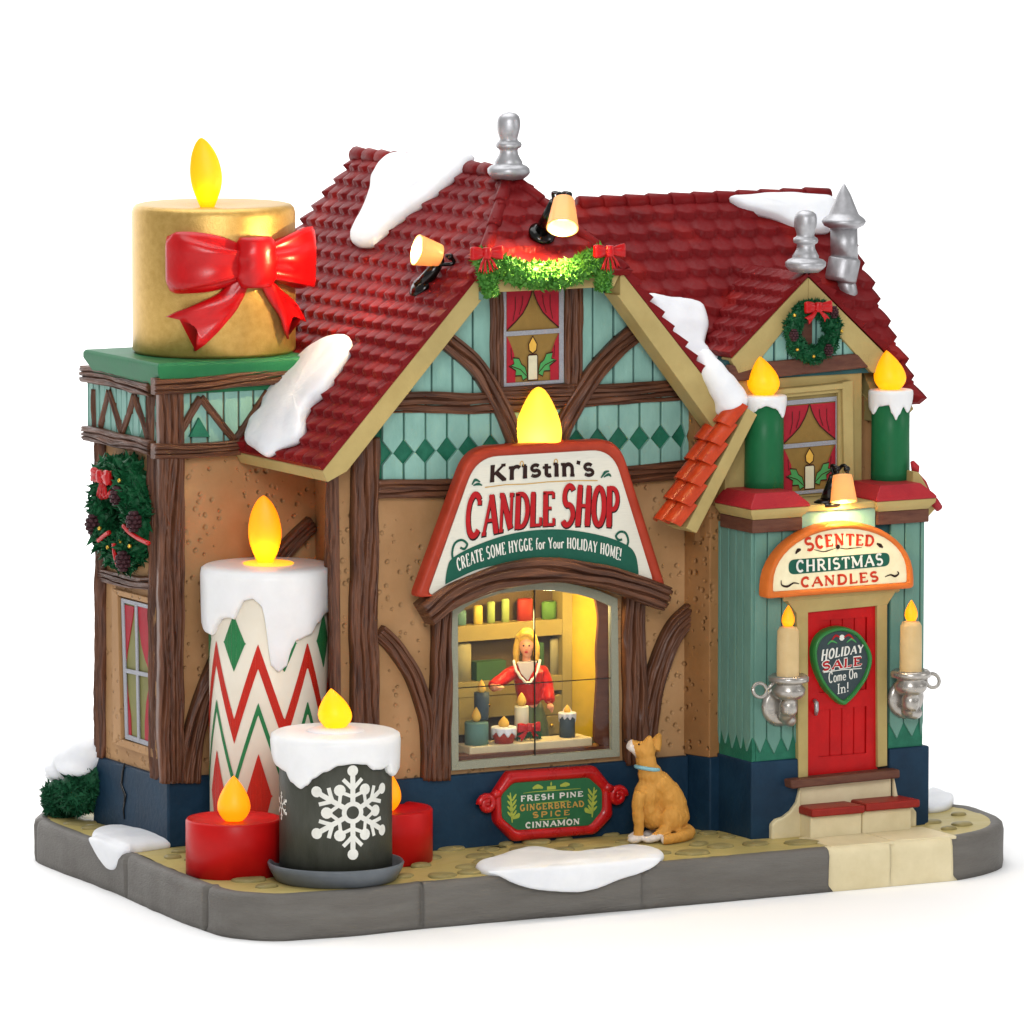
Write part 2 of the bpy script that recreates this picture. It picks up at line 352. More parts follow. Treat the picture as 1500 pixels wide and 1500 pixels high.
# --- blobby solids: primitives fused by a voxel remesh
def blob(mb,name,mats,parent,vox=.02,smooth=4,disp=0,dscale=6,loc=None,pick=None,label=None):
    o=mb.build('tmp','snow',None,loc=(0,0,0))
    md=o.modifiers.new('r','REMESH'); md.mode='VOXEL'; md.voxel_size=vox
    if smooth: ms=o.modifiers.new('s','SMOOTH'); ms.iterations=smooth; ms.factor=.6
    dg=bpy.context.evaluated_depsgraph_get(); me=bpy.data.meshes.new_from_object(o.evaluated_get(dg))
    bpy.data.objects.remove(o)
    if disp:
        for v in me.vertices: v.co+=v.normal*disp*fbm(v.co.x*dscale,v.co.y*dscale,v.co.z*dscale)
    me.name=name; me.materials.clear()
    for q in (mats if isinstance(mats,(list,tuple)) else [mats]): me.materials.append(M[q])
    for p in me.polygons:
        p.use_smooth=True; p.material_index=pick(p.center) if pick else 0
    root=wloc(parent) if parent is not None else V3(loc if loc is not None else (0,0,0))
    for v in me.vertices: v.co-=root
    ob=bpy.data.objects.new(name,me); COL.objects.link(ob)
    if parent is not None: ob.parent=parent
    else: ob.location=root
    return ob
# --- snow lying on a plane: outline -> rounded pad
def snow(outline,N,t,name='snow_patch',label='',group='snow patches',mat='snow',parent=None,sd=0,cen=None,drop=.03,cat='snow'):
    N=V3(N).normalized(); P=crom(outline,7,True); c=V3(cen) if cen is not None else sum(P,V3())/len(P)
    rings=[]
    prof=[(1.0,-drop),(1.012,t*.25),(1.0,t*.55),(.965,t*.82),(.9,t*.97),(.75,t*1.06),(.55,t*1.12),(.3,t*1.15),(.08,t*1.16)]
    for s,h in prof:
        ring=[]
        for p in P:
            dl=(p-c); ln=max(dl.length,.01)
            k=1-(1-s)*min(1.,1.0/ln*(1 if s>.8 else ln)) if s>.8 else s
            q=c+dl*k; ring.append(q+N*(h*(1+.25*fbm(q.x*1.6+sd,q.y*1.6,q.z*1.6)) if h>0 else h))
        rings.append(ring)
    mb=MB(); mb.loft(rings)
    return mb.build(name,mat,parent,**({'label':label,'category':cat,'group':group} if parent is None else {}))
# ------------------------------------------------------------------ drawn art (lettering, printed shapes) as thin raised ink
class Art:
    def __init__(s): s.polys=[]
    def poly(s,pts,lv=0): s.polys.append(([tuple(p) for p in pts],lv)); return s
    def stroke(s,pts,w,lv=0,closed=False,taper=None):
        n=len(pts)
        if n<2: return s
        L=[];R=[]
        for i,p in enumerate(pts):
            a=pts[(i-1)%n] if (closed or i>0) else p; b=pts[(i+1)%n] if (closed or i<n-1) else p
            dx,dy=b[0]-a[0],b[1]-a[1]; l=math.hypot(dx,dy) or 1; nx,ny=-dy/l,dx/l
            k=1.
            if 0<i<n-1 or closed:
                d1=(p[0]-a[0],p[1]-a[1]); d2=(b[0]-p[0],b[1]-p[1]); l1=math.hypot(*d1) or 1;l2=math.hypot(*d2) or 1
                c=max(-1,min(1,(d1[0]*d2[0]+d1[1]*d2[1])/l1/l2)); k=1/max(.45,math.sqrt((1+c)/2))
            hw=w/2*k*(taper(i/(n-1)) if taper else 1)
            L.append((p[0]+nx*hw,p[1]+ny*hw)); R.append((p[0]-nx*hw,p[1]-ny*hw))
        for i in range(n if closed else n-1):
            j=(i+1)%n; s.polys.append(([L[i],R[i],R[j],L[j]],lv))
        return s
    def circ(s,c,r,lv=0,n=16,ry=None): return s.poly([(c[0]+r*math.cos(2*PI*i/n),c[1]+(ry or r)*math.sin(2*PI*i/n)) for i in range(n)],lv)
    def build(s,name,mat,mp,parent,base=.006,**k):
        mb=MB()
        for i,(pl,lv) in enumerate(s.polys):
            e=base+lv*.006+(i%7)*.0006
            mb.add([mp(a,b,e) for a,b in pl],[tuple(range(len(pl)))])
        o=mb.build(name,mat,parent,fixn=False,**k); return o
def ymap(y): return lambda a,b,e: V3((a,y-e,b))
def xmap(x): return lambda a,b,e: V3((x-e,a,b))
def arc(cx,cy,rx,ry,a0,a1,n=14): return [(cx+rx*math.cos(math.radians(a0+(a1-a0)*i/n)),cy+ry*math.sin(math.radians(a0+(a1-a0)*i/n))) for i in range(n+1)]
# glyphs: (advance, [(points, weight)], [slabs (x,y)]) in a box of height 1 ; weight T=thick t=thin
def G():
    g={}
    T,t=1.,.55
    g['A']=(.72,[([(.08,0),(.36,1)],t),([(.36,1),(.64,0)],T),([(.19,.33),(.53,.33)],t)],[(.08,0),(.64,0)])
    g['B']=(.66,[([(.14,0),(.14,1)],T),([(.14,1)]+arc(.34,.76,.18,.24,90,-90)+[(.14,.52)],t*1.3),([(.14,.52)]+arc(.36,.26,.2,.26,90,-90)+[(.14,0)],t*1.3)],[(.12,0),(.12,1)])
    g['C']=(.64,[(arc(.34,.5,.24,.5,48,312,22),T*.9),([(.5,.87),(.5,.74)],T*.8)],[])
    g['D']=(.70,[([(.14,0),(.14,1)],T),([(.14,1),(.3,1)]+arc(.32,.5,.27,.5,90,-90,16)+[(.14,0)],T*.85)],[(.12,0),(.12,1)])
    g['E']=(.60,[([(.14,0),(.14,1)],T),([(.14,1),(.5,1)],t),([(.14,0),(.52,0)],t),([(.14,.52),(.42,.52)],t),([(.5,1.02),(.5,.82)],t),([(.52,-.02),(.52,.2)],t)],[(.12,0),(.12,1)])
    g['F']=(.56,[([(.14,0),(.14,1)],T),([(.14,1),(.5,1)],t),([(.14,.5),(.42,.5)],t),([(.5,1.02),(.5,.8)],t)],[(.14,0),(.12,1)])
    g['G']=(.70,[(arc(.34,.5,.24,.5,48,330,22),T*.9),([(.57,.02),(.57,.42),(.4,.42)],T*.7)],[])
    g['H']=(.74,[([(.14,0),(.14,1)],T),([(.58,0),(.58,1)],T),([(.14,.5),(.58,.5)],t)],[(.14,0),(.14,1),(.58,0),(.58,1)])
    g['I']=(.30,[([(.15,0),(.15,1)],T)],[(.15,0),(.15,1)])
    g['K']=(.72,[([(.14,0),(.14,1)],T),([(.2,.42),(.54,1)],t),([(.28,.56),(.58,0)],T)],[(.14,0),(.14,1),(.54,1),(.58,0)])
    g['L']=(.58,[([(.14,0),(.14,1)],T),([(.14,0),(.5,0)],t),([(.5,-.02),(.5,.24)],t)],[(.14,1),(.12,0)])
    g['M']=(.90,[([(.13,0),(.13,1)],t),([(.13,1),(.44,.12)],T),([(.44,.12),(.74,1)],t),([(.74,1),(.74,0)],T)],[(.13,0),(.74,0),(.1,1),(.77,1)])
    g['N']=(.74,[([(.14,0),(.14,1)],t),([(.14,1),(.58,0)],T),([(.58,0),(.58,1)],t)],[(.14,0),(.12,1),(.58,1)])
    g['O']=(.70,[(arc(.35,.5,.25,.5,0,345,23),T*.9,'c')],[])
    g['P']=(.64,[([(.14,0),(.14,1)],T),([(.14,1)]+arc(.32,.72,.22,.28,90,-90)+[(.14,.44)],t*1.4)],[(.14,0),(.12,1)])
    g['R']=(.70,[([(.14,0),(.14,1)],T),([(.14,1)]+arc(.32,.74,.2,.26,90,-90)+[(.14,.48)],t*1.4),([(.32,.48),(.56,0)],T)],[(.14,0),(.12,1),(.58,0)])
    g['S']=(.60,[(arc(.3,.75,.19,.25,35,250,14)+arc(.3,.26,.2,.26,80,-145,14),T*.85)],[])
    g['T']=(.64,[([(.32,0),(.32,1)],T),([(.06,1),(.58,1)],t),([(.07,1.02),(.07,.8)],t),([(.57,1.02),(.57,.8)],t)],[(.32,0)])
    g['U']=(.70,[([(.14,1),(.14,.3)]+arc(.35,.28,.21,.28,180,360)+[(.56,1)],T*.85)],[(.14,1),(.56,1)])
    g['Y']=(.70,[([(.35,0),(.35,.45)],T),([(.35,.45),(.08,1)],T),([(.35,.45),(.62,1)],t)],[(.35,0),(.1,1),(.6,1)])
    g['a']=(.52,[(arc(.25,.24,.17,.24,0,345,18),T*.7,'c'),([(.42,0),(.42,.5)],T*.9)],[])
    g['e']=(.50,[(arc(.26,.27,.19,.27,10,320,18),T*.8),([(.08,.28),(.45,.28)],t)],[])
    g['f']=(.38,[([(.17,0),(.17,.72)]+arc(.3,.76,.13,.2,180,45,8),T*.8),([(.03,.54),(.34,.54)],t)],[(.17,0)])
    g['i']=(.28,[([(.14,0),(.14,.58)],T)],[(.14,0),(.1,.58)])
    g['m']=(.80,[([(.12,0),(.12,.56)],T*.85),([(.12,.4)]+arc(.27,.38,.13,.18,160,0,8)+[(.4,0)],T*.75),([(.4,.4)]+arc(.54,.38,.13,.18,160,0,8)+[(.67,0)],T*.75)],[])
    g['n']=(.56,[([(.13,0),(.13,.56)],T),([(.13,.38)]+arc(.29,.36,.14,.2,150,0,8)+[(.43,0)],T*.85)],[(.13,0),(.09,.56),(.43,0)])
    g['o']=(.52,[(arc(.26,.28,.19,.28,0,345,20),T*.8,'c')],[])
    g['r']=(.46,[([(.13,0),(.13,.56)],T),([(.13,.36)]+arc(.3,.4,.14,.18,150,30,8),T*.8)],[(.13,0),(.09,.56)])
    g['s']=(.46,[(arc(.23,.42,.14,.15,30,260,10)+arc(.23,.15,.16,.15,80,-150,10),T*.75)],[])
    g['t']=(.38,[([(.16,.82),(.16,.16)]+arc(.27,.14,.11,.14,180,310,7),T*.9),([(.02,.57),(.34,.57)],t)],[])
    g['u']=(.54,[([(.13,.56),(.13,.2)]+arc(.28,.18,.15,.18,180,360,8)+[(.43,.56)],T*.8),([(.43,.56),(.43,0)],T*.8)],[])
    g["'"]=(.22,[([(.11,1),(.08,.74)],T*.9)],[])
    g['!']=(.28,[([(.14,1),(.14,.32)],T),([(.14,.12),(.14,0)],T*1.1)],[])
    g[' ']=(.34,[],[])
    return g
GL=G()
def text(art,s,bot,top,w=.13,slab=.12,track=.02,lv=0,caps=None,fit=1.0,low=1.0):
    """bot, top: functions t->(x,z). Letters are laid out along t and warped between the two curves."""
    adv=[GL[c][0]*(1 if not caps else caps.get(i,1))+track for i,c in enumerate(s)]; tot=sum(adv)
    b0,b1=bot(0),bot(1); t5=top(.5);b5=bot(.5)
    W=math.hypot(b1[0]-b0[0],b1[1]-b0[1]); H=math.hypot(t5[0]-b5[0],t5[1]-b5[1]); k=W/H/tot   # horizontal stretch in glyph heights
    x=0
    for i,c in enumerate(s):
        a,st,sl=GL[c]; cs=(1 if not caps else caps.get(i,1))
        def mp(p,x=x,cs=cs):
            t=(x+p[0]/k)/tot; y=p[1]; B=bot(t);Tt=top(t); return (B[0]+(Tt[0]-B[0])*y,B[1]+(Tt[1]-B[1])*y)
        loc=Art()
        for q in st:
            ly=low if c.islower() and c!='t' else 1; pts=[(p[0]*k*cs,.04+p[1]*.92*ly) for p in q[0]]
            loc.stroke(pts,w*q[1],lv,closed=len(q)>2)
        if slab:
            for (sx,sy) in sl:
                yy=.04+sy*.92*(low if c.islower() and c!='t' else 1); loc.stroke([(sx*k*cs-slab,yy),(sx*k*cs+slab,yy)],w*.62,lv)
        for pl,l in loc.polys: art.polys.append(([mp(p) for p in pl],l))
        x+=adv[i]
    return art
# ================================================================== SETTING
def struct(mb,name,mat,**k):
    o=mb.build(name,mat,None,**k); o['kind']='structure'; return o
ZB=-.65
mb=MB()
def sweep(a,b):
    x=-260+520*a; s=b*340
    if s<190: return V3((x,-60-80+s,ZB-.002))
    s-=190; R=40; a2=min(s/R,PI/2)
    y=50+R*math.sin(a2); z=ZB-.002+R*(1-math.cos(a2)) + max(0,s-R*PI/2)
    return V3((x,y,z))
mb.grid(sweep,4,80); struct(mb,'studio_backdrop','backdrop',loc=(0,0,ZB))
# slab outline on z=0, clockwise seen from above starting back left
edge=[Z(62,1186,0),Z(50,1198,0),Z(80,1212,0),Z(137,1233,0),Z(180,1250,0),Z(240,1276,0),Z(297,1297,0),Z(335,1307,0),Z(400,1312,0),Z(460,1309,0),Z(530,1304,0),Z(617,1295,0),Z(800,1279,0),Z(1000,1262,0),Z(1222,1242,0)]
edgeR=[Z(1404,1226,0),Z(1440,1219,0),Z(1466,1210,0),Z(1470,1200,0),Z(1455,1190,0),Z(1425,1181,0),Z(1390,1176,0)]
back=[V3((7.6,4.5,0)),V3((6.4,6.6,0)),V3((-3.6,6.9,0)),V3((-4.4,6.4,0))]
full=crom(edge,4)+crom(edgeR,4)+back
cen=sum(full,V3())/len(full)
# pavement top (cobbled sand bed inside the kerb), with flat stones sculpted in
def inset(P,d):
    out=[]
    n=len(P)
    for i in range(n):
        t=(P[(i+1)%n]-P[i-1]); nn=V3((-t.y,t.x,0)).normalized()
        if nn.dot(cen-P[i])<0: nn=-nn
        out.append(P[i]+nn*d)
    return out
mb=MB()
# kerb solid with worn joints
def kerbring(P,zs):
    rings=[]
    return rings
dens=[]
for i in range(len(full)):
    a=full[i];b=full[(i+1)%len(full)]; k=max(1,int((b-a).length/.045))
    for j in range(k): dens.append(a.lerp(b,j/k))
jts=[Z(55,1200,0),Z(180,1252,0),Z(299,1298,0),Z(615,1295,0),Z(947,1267,0),Z(1222,1242,0),Z(1312,1234,0),Z(1404,1226,0)]
def kprof(P,ins,z,amt=1):
    Q=inset(P,ins); out=[]
    for i,q in enumerate(Q):
        dj=min((P[i]-j).length for j in jts); k=max(0,1-dj/.06)**.6
        nn=(Q[i]-P[i]).normalized() if ins else (inset(P,.1)[i]-P[i]).normalized() if False else V3()
        d=(cen-P[i]).normalized()
        out.append(V3((q.x,q.y,z+.015*fbm(P[i].x*1.2,P[i].y*1.2,z)*amt))+d*(k*.13*amt+.018*fbm(P[i].x*2,P[i].y*2,z*2)))
    return out
levels=[(.02,ZB,0),(0,ZB+.1,1),(0,-.35,1),(.0,-.12,1),(.02,-.04,1),(.07,-.002,1),(.16,.004,.6),(.22,-.02,0),(.3,-.05,0)]
rings=[kprof(dens,a,b,c) for a,b,c in levels]
isp=lambda p: Z(1222,1242,0).x-.02<p.x<Z(1404,1226,0).x+.02 and p.y<-2
n=len(dens)
kb=MB(); kb.loft(rings,cap=True)
sel=[isp(p) for p in dens]
pb=MB(); kk=MB()
for fi,f in enumerate(kb.f):
    if len(f)==4 and all(sel[q%n] for q in f): tgt=pb
    else: tgt=kk
    tgt.f.append(f); tgt.m.append(0); tgt.sm.append(len(f)==4)
kk.v=kb.v; pb.v=kb.v
def compact(m):
    used=sorted({i for f in m.f for i in f}); mp={o:i for i,o in enumerate(used)}
    m.v=[m.v[i] for i in used]; m.f=[[mp[i] for i in f] for f in m.f]; return m
struct(compact(kk),'kerb','kerb',fixn=True)
# pavement bed
bed=inset(dens,.2)
pm=MB()
import bmesh
def bedz(x,y): return -.012+.02*fbm(x*1.1,y*1.1,3)
N1=150
xs0,xs1=min(p.x for p in bed),max(p.x for p in bed); ys0,ys1=min(p.y for p in bed),max(p.y for p in bed)
def inside(p,poly):
    c=False;j=len(poly)-1
    for i in range(len(poly)):
        if (poly[i].y>p.y)!=(poly[j].y>p.y) and p.x<(poly[j].x-poly[i].x)*(p.y-poly[i].y)/(poly[j].y-poly[i].y)+poly[i].x: c=not c
        j=i
    return c
rg=[]
for s in (1,.97,.93,.88,.8,.7,.5,.25,.02):
    rg.append([V3((cen.x+(p.x-cen.x)*s,cen.y+(p.y-cen.y)*s,0)) for p in bed])
for r in rg:
    for p in r: p.z=bedz(p.x,p.y)
pm.loft(rg,cap=False)
o=pm.build('pavement',['cobble'],None); o['kind']='structure'
sm=MB(); random.seed(5); placed=[]
for k in range(1500):
    px=random.uniform(xs0,xs1); py=random.uniform(ys0,5.5); p=V3((px,py,0))
    if not inside(p,inset(dens,.5)): continue
    if -4.8<px<6.3 and py>2.2 or (-2.8<px<6.2 and py>0): continue
    if 3.7<px<6.2 and py<-1.3: continue
    r=random.uniform(.11,.27)
    if any((p-q).length<r+s+.03 for q,s in placed): continue
    placed.append((p,r))
    if len(placed)>95: break
for p,r in placed:
    z=bedz(p.x,p.y); rr=[]
    for s,h in ((1,-.03),(1,.012),(.9,.032),(.7,.042),(.35,.048),(.05,.05)):
        rr.append([V3((p.x+r*s*math.cos(a)*(1+.25*fbm(math.cos(a)+p.x*3,math.sin(a)+p.y*3)),p.y+r*.8*s*math.sin(a)*(1+.25*fbm(math.cos(a)+p.x*3,math.sin(a)+p.y*3)),z+h)) for a in [2*PI*i/18 for i in range(18)]])
    sm.loft(rr,smooth=True)
o=sm.build('cobblestones','stone',None); o['kind']='structure'
# path: cream slabs from steps to kerb, front slab faces
a,b=Z(1222,1242,0),Z(1404,1226,0)
struct(compact(pb),'path_kerb','path')
mb=MB(); x0,x1=a.x,b.x; ym=(x0+x1)/2
for (u,v) in ((x0,ym-.012),(ym+.012,x1)):
    mb.prism([(u,-2.62,.012),(v,-2.7,.012),(v,-1.75,.012),(u,-1.7,.012)],(0,0,-.05))
struct(mb,'path','path',bevel=.012)

# ================================================================== CANDLE SHOP
shop=thing('candle_shop','half-timbered miniature candle shop with crimson tiled roofs, teal boards and tan plaster walls','shop building',(0.6,2,0))
P=shop
# --- foundations
mb=MB()
def foot(poly,z0,z1,mb): mb.prism([V3((x,y,z0)) for x,y in poly],(0,0,z1-z0))
yw_=X(135,1100,-4.62).y; foot([(-4.62,2.0),(-2.3,1.98),(-2.3,yw_),(-4.62,yw_)],-.03,1.0,mb); mb.build('foundation','blue',P,bevel=.04)
mb=MB(); foot([(-2.95,-.1),(2.93,-.1),(2.93,3),(-2.2,3),(-2.2,2.1)],-.03,1.07,mb); mb.build('foundation','blue',P,bevel=.03)
mb=MB(); foot([(2.93,-.06),(3.04,-.53),(3.34,-.5),(3.34,1),(2.9,1)],-.03,1.09,mb); mb.build('foundation','blue',P,bevel=.03)
mb=MB()
foot([(3.2,-1.46),(3.95,-1.5),(4.05,-1.5),(4.05,-.3),(3.2,-.3)],-.03,1.14,mb); mb.build('foundation','blue',P,bevel=.03)
mb=MB(); foot([(5.55,-1.5),(6.25,-1.5),(6.25,3),(5.55,3)],-.03,1.17,mb); mb.build('foundation','blue',P,bevel=.03)
mb=MB(); q=[X(183,1118,-4.63),X(180,1130,-4.63),X(178,1150,-4.63),X(184,1165,-4.63),X(181,1185,-4.63),X(182,1200,-4.63)]
mb.tube(q,[.012,.02,.022,.025,.016,.01],n=6); mb.build('foundation_crack','blackm',P)
# --- left wing walls
mb=MB(); mb.box((-4.55,2.1,.9),(-1.6,X(149,900,-4.55).y,6.8)); mb.build('wall','plaster',P,label='tan plaster wall of the left wing')
# --- main walls
ZR=lambda x: 9.55-(1.15 if x>.25 else 1.06)*abs(x-.25)
wl,wr=Y(664,1000,0).x,Y(905,1000,0).x; zb=Y(783,1118,0).z
archpx=[(664,900),(685,888),(700,880),(733,867),(783,858),(817,860),(850,866),(877,874),(905,885)]
archx=[Y(a,b,0) for a,b in archpx]
def archz(x):
    for i in range(len(archx)-1):
        if archx[i].x<=x<=archx[i+1].x+1e-6:
            t=(x-archx[i].x)/(archx[i+1].x-archx[i].x); return archx[i].z*(1-t)+archx[i+1].z*t
    return archx[0].z if x<archx[0].x else archx[-1].z
mb=MB()
def q4(a,b,c,d): mb.add([a,b,c,d],[(0,1,2,3)])
xs=[-2.85,-2.0,wl]+[a.x for a in archx[1:-1]]+[wr,2.4,2.95]
for i in range(len(xs)-1):
    xa,xb=xs[i],xs[i+1]
    ta,tb=min(ZR(xa),8.3),min(ZR(xb),8.3)
    if xb<=wl+1e-4 or xa>=wr-1e-4: q4((xa,0,.9),(xb,0,.9),(xb,0,tb),(xa,0,ta))
    else:
        q4((xa,0,.9),(xb,0,.9),(xb,0,zb),(xa,0,zb)); za,zc=archz(xa),archz(xb)
        q4((xa,0,za),(xb,0,zc),(xb,0,tb),(xa,0,ta)); q4((xa,0,za),(xb,0,zc),(xb,.14,zc),(xa,.14,za)); q4((xa,0,zb),(xb,0,zb),(xb,.14,zb),(xa,.14,zb))
q4((wl,0,zb),(wl,0,archz(wl)),(wl,.14,archz(wl)),(wl,.14,zb)); q4((wr,0,zb),(wr,0,archz(wr)),(wr,.14,archz(wr)),(wr,.14,zb))
q4((-2.85,0,.9),(-2.15,2.1,.9),(-2.15,2.1,6.6),(-2.85,0,5.95)) ; q4((2.95,0,.9),(2.95,3,.9),(2.95,3,6.4),(2.95,0,6.4))
mb.build('wall','plaster',P,label='tan pitted plaster wall of the main gable')
mb=MB(); mb.prism([(2.9,-.02,1.085),(3.05,-.49,1.085),(3.32,-.46,1.085),(3.32,.5,1.085),(2.9,.5,1.085)],(0,0,4.7)); mb.build('wall','plaster_r',P,bevel=.02)
mb=MB(); mb.box((2.9,-.3,4.3),(6.1,3.5,6.3)); mb.build('wall','plaster_r',P)
mb=MB(); mb.prism([(-2.0,5.2,.9),(2.9,5.2,.9),(2.9,5.2,6.4),(.25,5.2,9.4),(-2.0,5.2,7)],(0,.1,0)); mb.build('wall','plaster',P)
# --- boards
def boards(x0,x1,w,zb,zt,y,mat,th=.06,name='siding',tip=0,tiptop=0,seed=1,ax='y',parent=P,gap=.032):
    random.seed(seed); x=x0; mb=MB()
    while x<x1-.03:
        xe=min(x1,x+w*random.uniform(.92,1.08)) if not (tip or tiptop) else min(x1,x+w)
        a,b=x+gap/2,xe-gap/2; m=(a+b)/2; dz=random.uniform(-.004,.01)
        pb=[(a,zb(a))]+([(m,zb(m)-tip)] if tip else [])+[(b,zb(b))]
        pt=[(b,zt(b))]+([(m,zt(m)+tiptop)] if tiptop else [(m,zt(m))])+[(a,zt(a))]
        pl=pb+pt
        if zt(m)-zb(m)>.03 or tip or tiptop:
            if ax=='y': mb.prism([(p,y-th-dz,q) for p,q in pl],(0,th+dz,0))
            else: mb.prism([(y-th-dz,p,q) for p,q in pl],(th+dz,0,0))
        x=xe
    return mb.build(name,mat,parent,bevel=.012)
c=lambda v:(lambda x:v)
zlo=Y(560,701,0).z; zmid=Y(560,663,0).z; zhi=Y(565,604,0).z; zg=Y(600,582,0).z
boards(-2.18,2.95,.355,c(zmid+.175),c(zhi+.1),-.04,'teal',tip=.19,seed=2)
boards(-2.18,2.95,.355,c(zlo-.1),c(zmid-.17),-.04,'teal',tiptop=.17,seed=3)
mb=MB(); mb.box((-2.3,-.045,zlo-.15),(2.98,.0,zhi)); mb.build('siding_band','green',P)
boards(-2.66,2.9,.33,c(zg-.1),lambda x:min(ZR(x)-.1,8.3),-.02,'teal',seed=4)
mb=MB(); mb.prism([(-2.7,-.025,zhi-.05),(3,-.025,zhi-.05),(1.3,-.025,8.3),(-.8,-.025,8.3)],(0,.02,0)); mb.build('siding_backing','teald',P)
# --- main beams
bm=dict(parent=P)
ybeam([(535,640),(532,800),(531,1142)],38,-.05,d=.16,**bm)
beam([V3((-2.88,.02,5.85)),V3((-2.86,.02,3)),V3((-2.86,.02,1.05))],.36,(-1,.33,0),d=.1,**bm)
b0,b1=V3((-2.84,.15,5.7)),V3((-2.72,.52,3.6)); beam([b0,b1,V3((-2.62,.8,2.4))],.15,(-1,.33,0),d=.09,**bm)
ybeam([(548,716),(780,708),(1012,684)],25,-.02,d=.16,**bm)
ybeam([(556,590),(700,590),(877,579),(1012,567)],29,-.05,d=.13,**bm)
ybeam([(724,402),(725,500),(724,585)],19,-.05,d=.12,**bm)
ybeam([(838,395),(838,480),(838,575)],27,-.05,d=.12,**bm)
ybeam([(725,575),(780,574),(850,571)],17,-.07,d=.12,**bm)
ybeam([(722,406),(780,404),(845,400)],11,-.05,d=.09,**bm)
ybeam([(650,497),(687,530),(713,563),(733,600),(750,640),(760,675)],25,-.09,d=.14,**bm)
ybeam([(929,486),(897,513),(863,552),(837,596),(820,636),(812,675)],27,-.09,d=.14,**bm)
ybeam([(1024,575),(1022,640),(1020,690)],24,-.04,d=.12,**bm)
ybeam([(646,885),(643,1000),(638,1142)],[26,34],-.02,d=.17,**bm)
ybeam([(925,862),(927,1000),(930,1118)],[31,36],-.02,d=.17,**bm)
ybeam([(553,925),(577,948),(597,975),(612,1008),(624,1050),(629,1100),(628,1142)],23,-.03,d=.12,**bm)
ybeam([(1013,897),(990,918),(971,953),(957,1000),(948,1055),(943,1116)],[33,26],-.03,d=.12,**bm)
ybeam([(615,899),(650,873),(700,850),(750,837),(800,833),(850,838),(905,853),(966,875)],[34,34],-.34,d=.34,name='window_lintel',**bm)
# left wing timbers
W=dict(parent=P,d=.14)
ybeam([(247,540),(248,800),(250,1146)],36,2.02,**W)
ybeam([(222,566),(300,560),(430,548)],23,1.97,**W); ybeam([(222,660),(340,655),(455,644)],20,1.97,**W)
for q in ([(256,645),(292,582)],[(292,582),(342,645)],[(342,645),(392,575)]): ybeam(q,10,2.04,parent=P,d=.09,carve=.02)
ybeam([(456,766),(420,800),(370,868),(325,955),(295,1030),(280,1090),(276,1146)],[22,30],2.04,**W)
boards(-4.45,-2.3,.26,c(5.75),c(6.7),2.08,'teal',seed=7)
mb=MB(); pts=[Y(278,640,1.97),Y(292,612,1.97),Y(308,640,1.97)]; mb.prism(pts,(0,.06,0)); mb.build('triangle_inlay','green',P)
XL=-4.55
boards(2.15,X(133,600,XL).y,.2,c(5.75),c(6.7),XL,'teal',seed=8,ax='x')
for pl in ([(176,634),(183,608),(192,637)],[(204,640),(213,612),(221,644)]):
    mb=MB(); mb.prism([X(a,b,XL-.07) for a,b in pl],(.03,0,0)); mb.build('triangle_inlay','green',P)
xbeam([(150,640),(151,800),(149,1108)],.26,XL,parent=P,d=.1); xbeam([(227,560),(229,800),(232,1140)],.28,XL,parent=P,d=.1)
xbeam([(127,547),(180,558),(228,568)],.24,XL-.05,**W); xbeam([(130,634),(180,645),(229,657)],.22,XL-.05,**W); xbeam([(152,842),(190,849),(230,856)],.19,XL,parent=P,d=.1)
for q in ([(152,625),(164,574)],[(164,574),(184,634)],[(184,634),(201,578)],[(201,578),(222,642)]): xbeam(q,.13,XL-.02,parent=P,d=.08,carve=.02)
xbeam([(142,570),(143,632)],.12,XL-.02,parent=P,d=.08)
# cornice of left wing, flared
mb=MB(); za,zc,zd=6.62,7.0,7.1
yc_=X(121,505,-4.83).y; r0=[(-4.66,1.98),(-1.9,1.98),(-1.9,yc_-.15),(-4.66,yc_-.15)]; r1=[(-4.83,1.8),(-1.9,1.8),(-1.9,yc_),(-4.83,yc_)]; r2=[(-4.8,1.84),(-1.9,1.84),(-1.9,yc_-.04),(-4.8,yc_-.04)]
mb.loft([[V3((x,y,z)) for x,y in r] for r,z in ((r0,za),(r0,za+.06),(r1,zc-.02),(r1,zc+.06),(r2,zd))],smooth=False); mb.build('cornice','cornice',P,bevel=.015)
# --- side window of the left wing
xw=XL-.03
def Xp(a,b,e=0): return X(a,b,xw-e)
outer=[(163,862),(227,878),(230,1112),(165,1090)]; inner=[(172,872),(224,886),(227,1098),(177,1083)]
win=MB()
for i in range(4):
    j=(i+1)%4; win.prism([Xp(*outer[i],.05),Xp(*outer[j],.05),Xp(*inner[j],.05),Xp(*inner[i],.05)],(.08,0,0))
wo=win.build('window','cream',P,bevel=.01,label='narrow red-curtained window of the left wing')
wo.data.materials[0]=M['plaster']
def frameart(name,mat,o,i,mp,parent,n=4):
    mb=MB()
    for k in range(len(o)):
        j=(k+1)%len(o); mb.prism([mp(*o[k]),mp(*o[j]),mp(*i[j]),mp(*i[k])],mp.off)
    return mb.build(name,mat,parent,bevel=.004)
class MP:
    def __init__(s,f,e,off): s.f=f;s.e=e;s.off=off
    def __call__(s,a,b): return s.f(a,b,s.e)
def quadart(name,mat,pls,f,e,parent,off):
    mb=MB()
    for pl in pls: mb.prism([f(a,b,e) for a,b in pl],off)
    return mb.build(name,mat,parent)
offx=(.02,0,0)
quadart('pane','paneolive',[[(177,876),(221,887),(222,1095),(183,1082)]],Xp,.0,wo,offx)
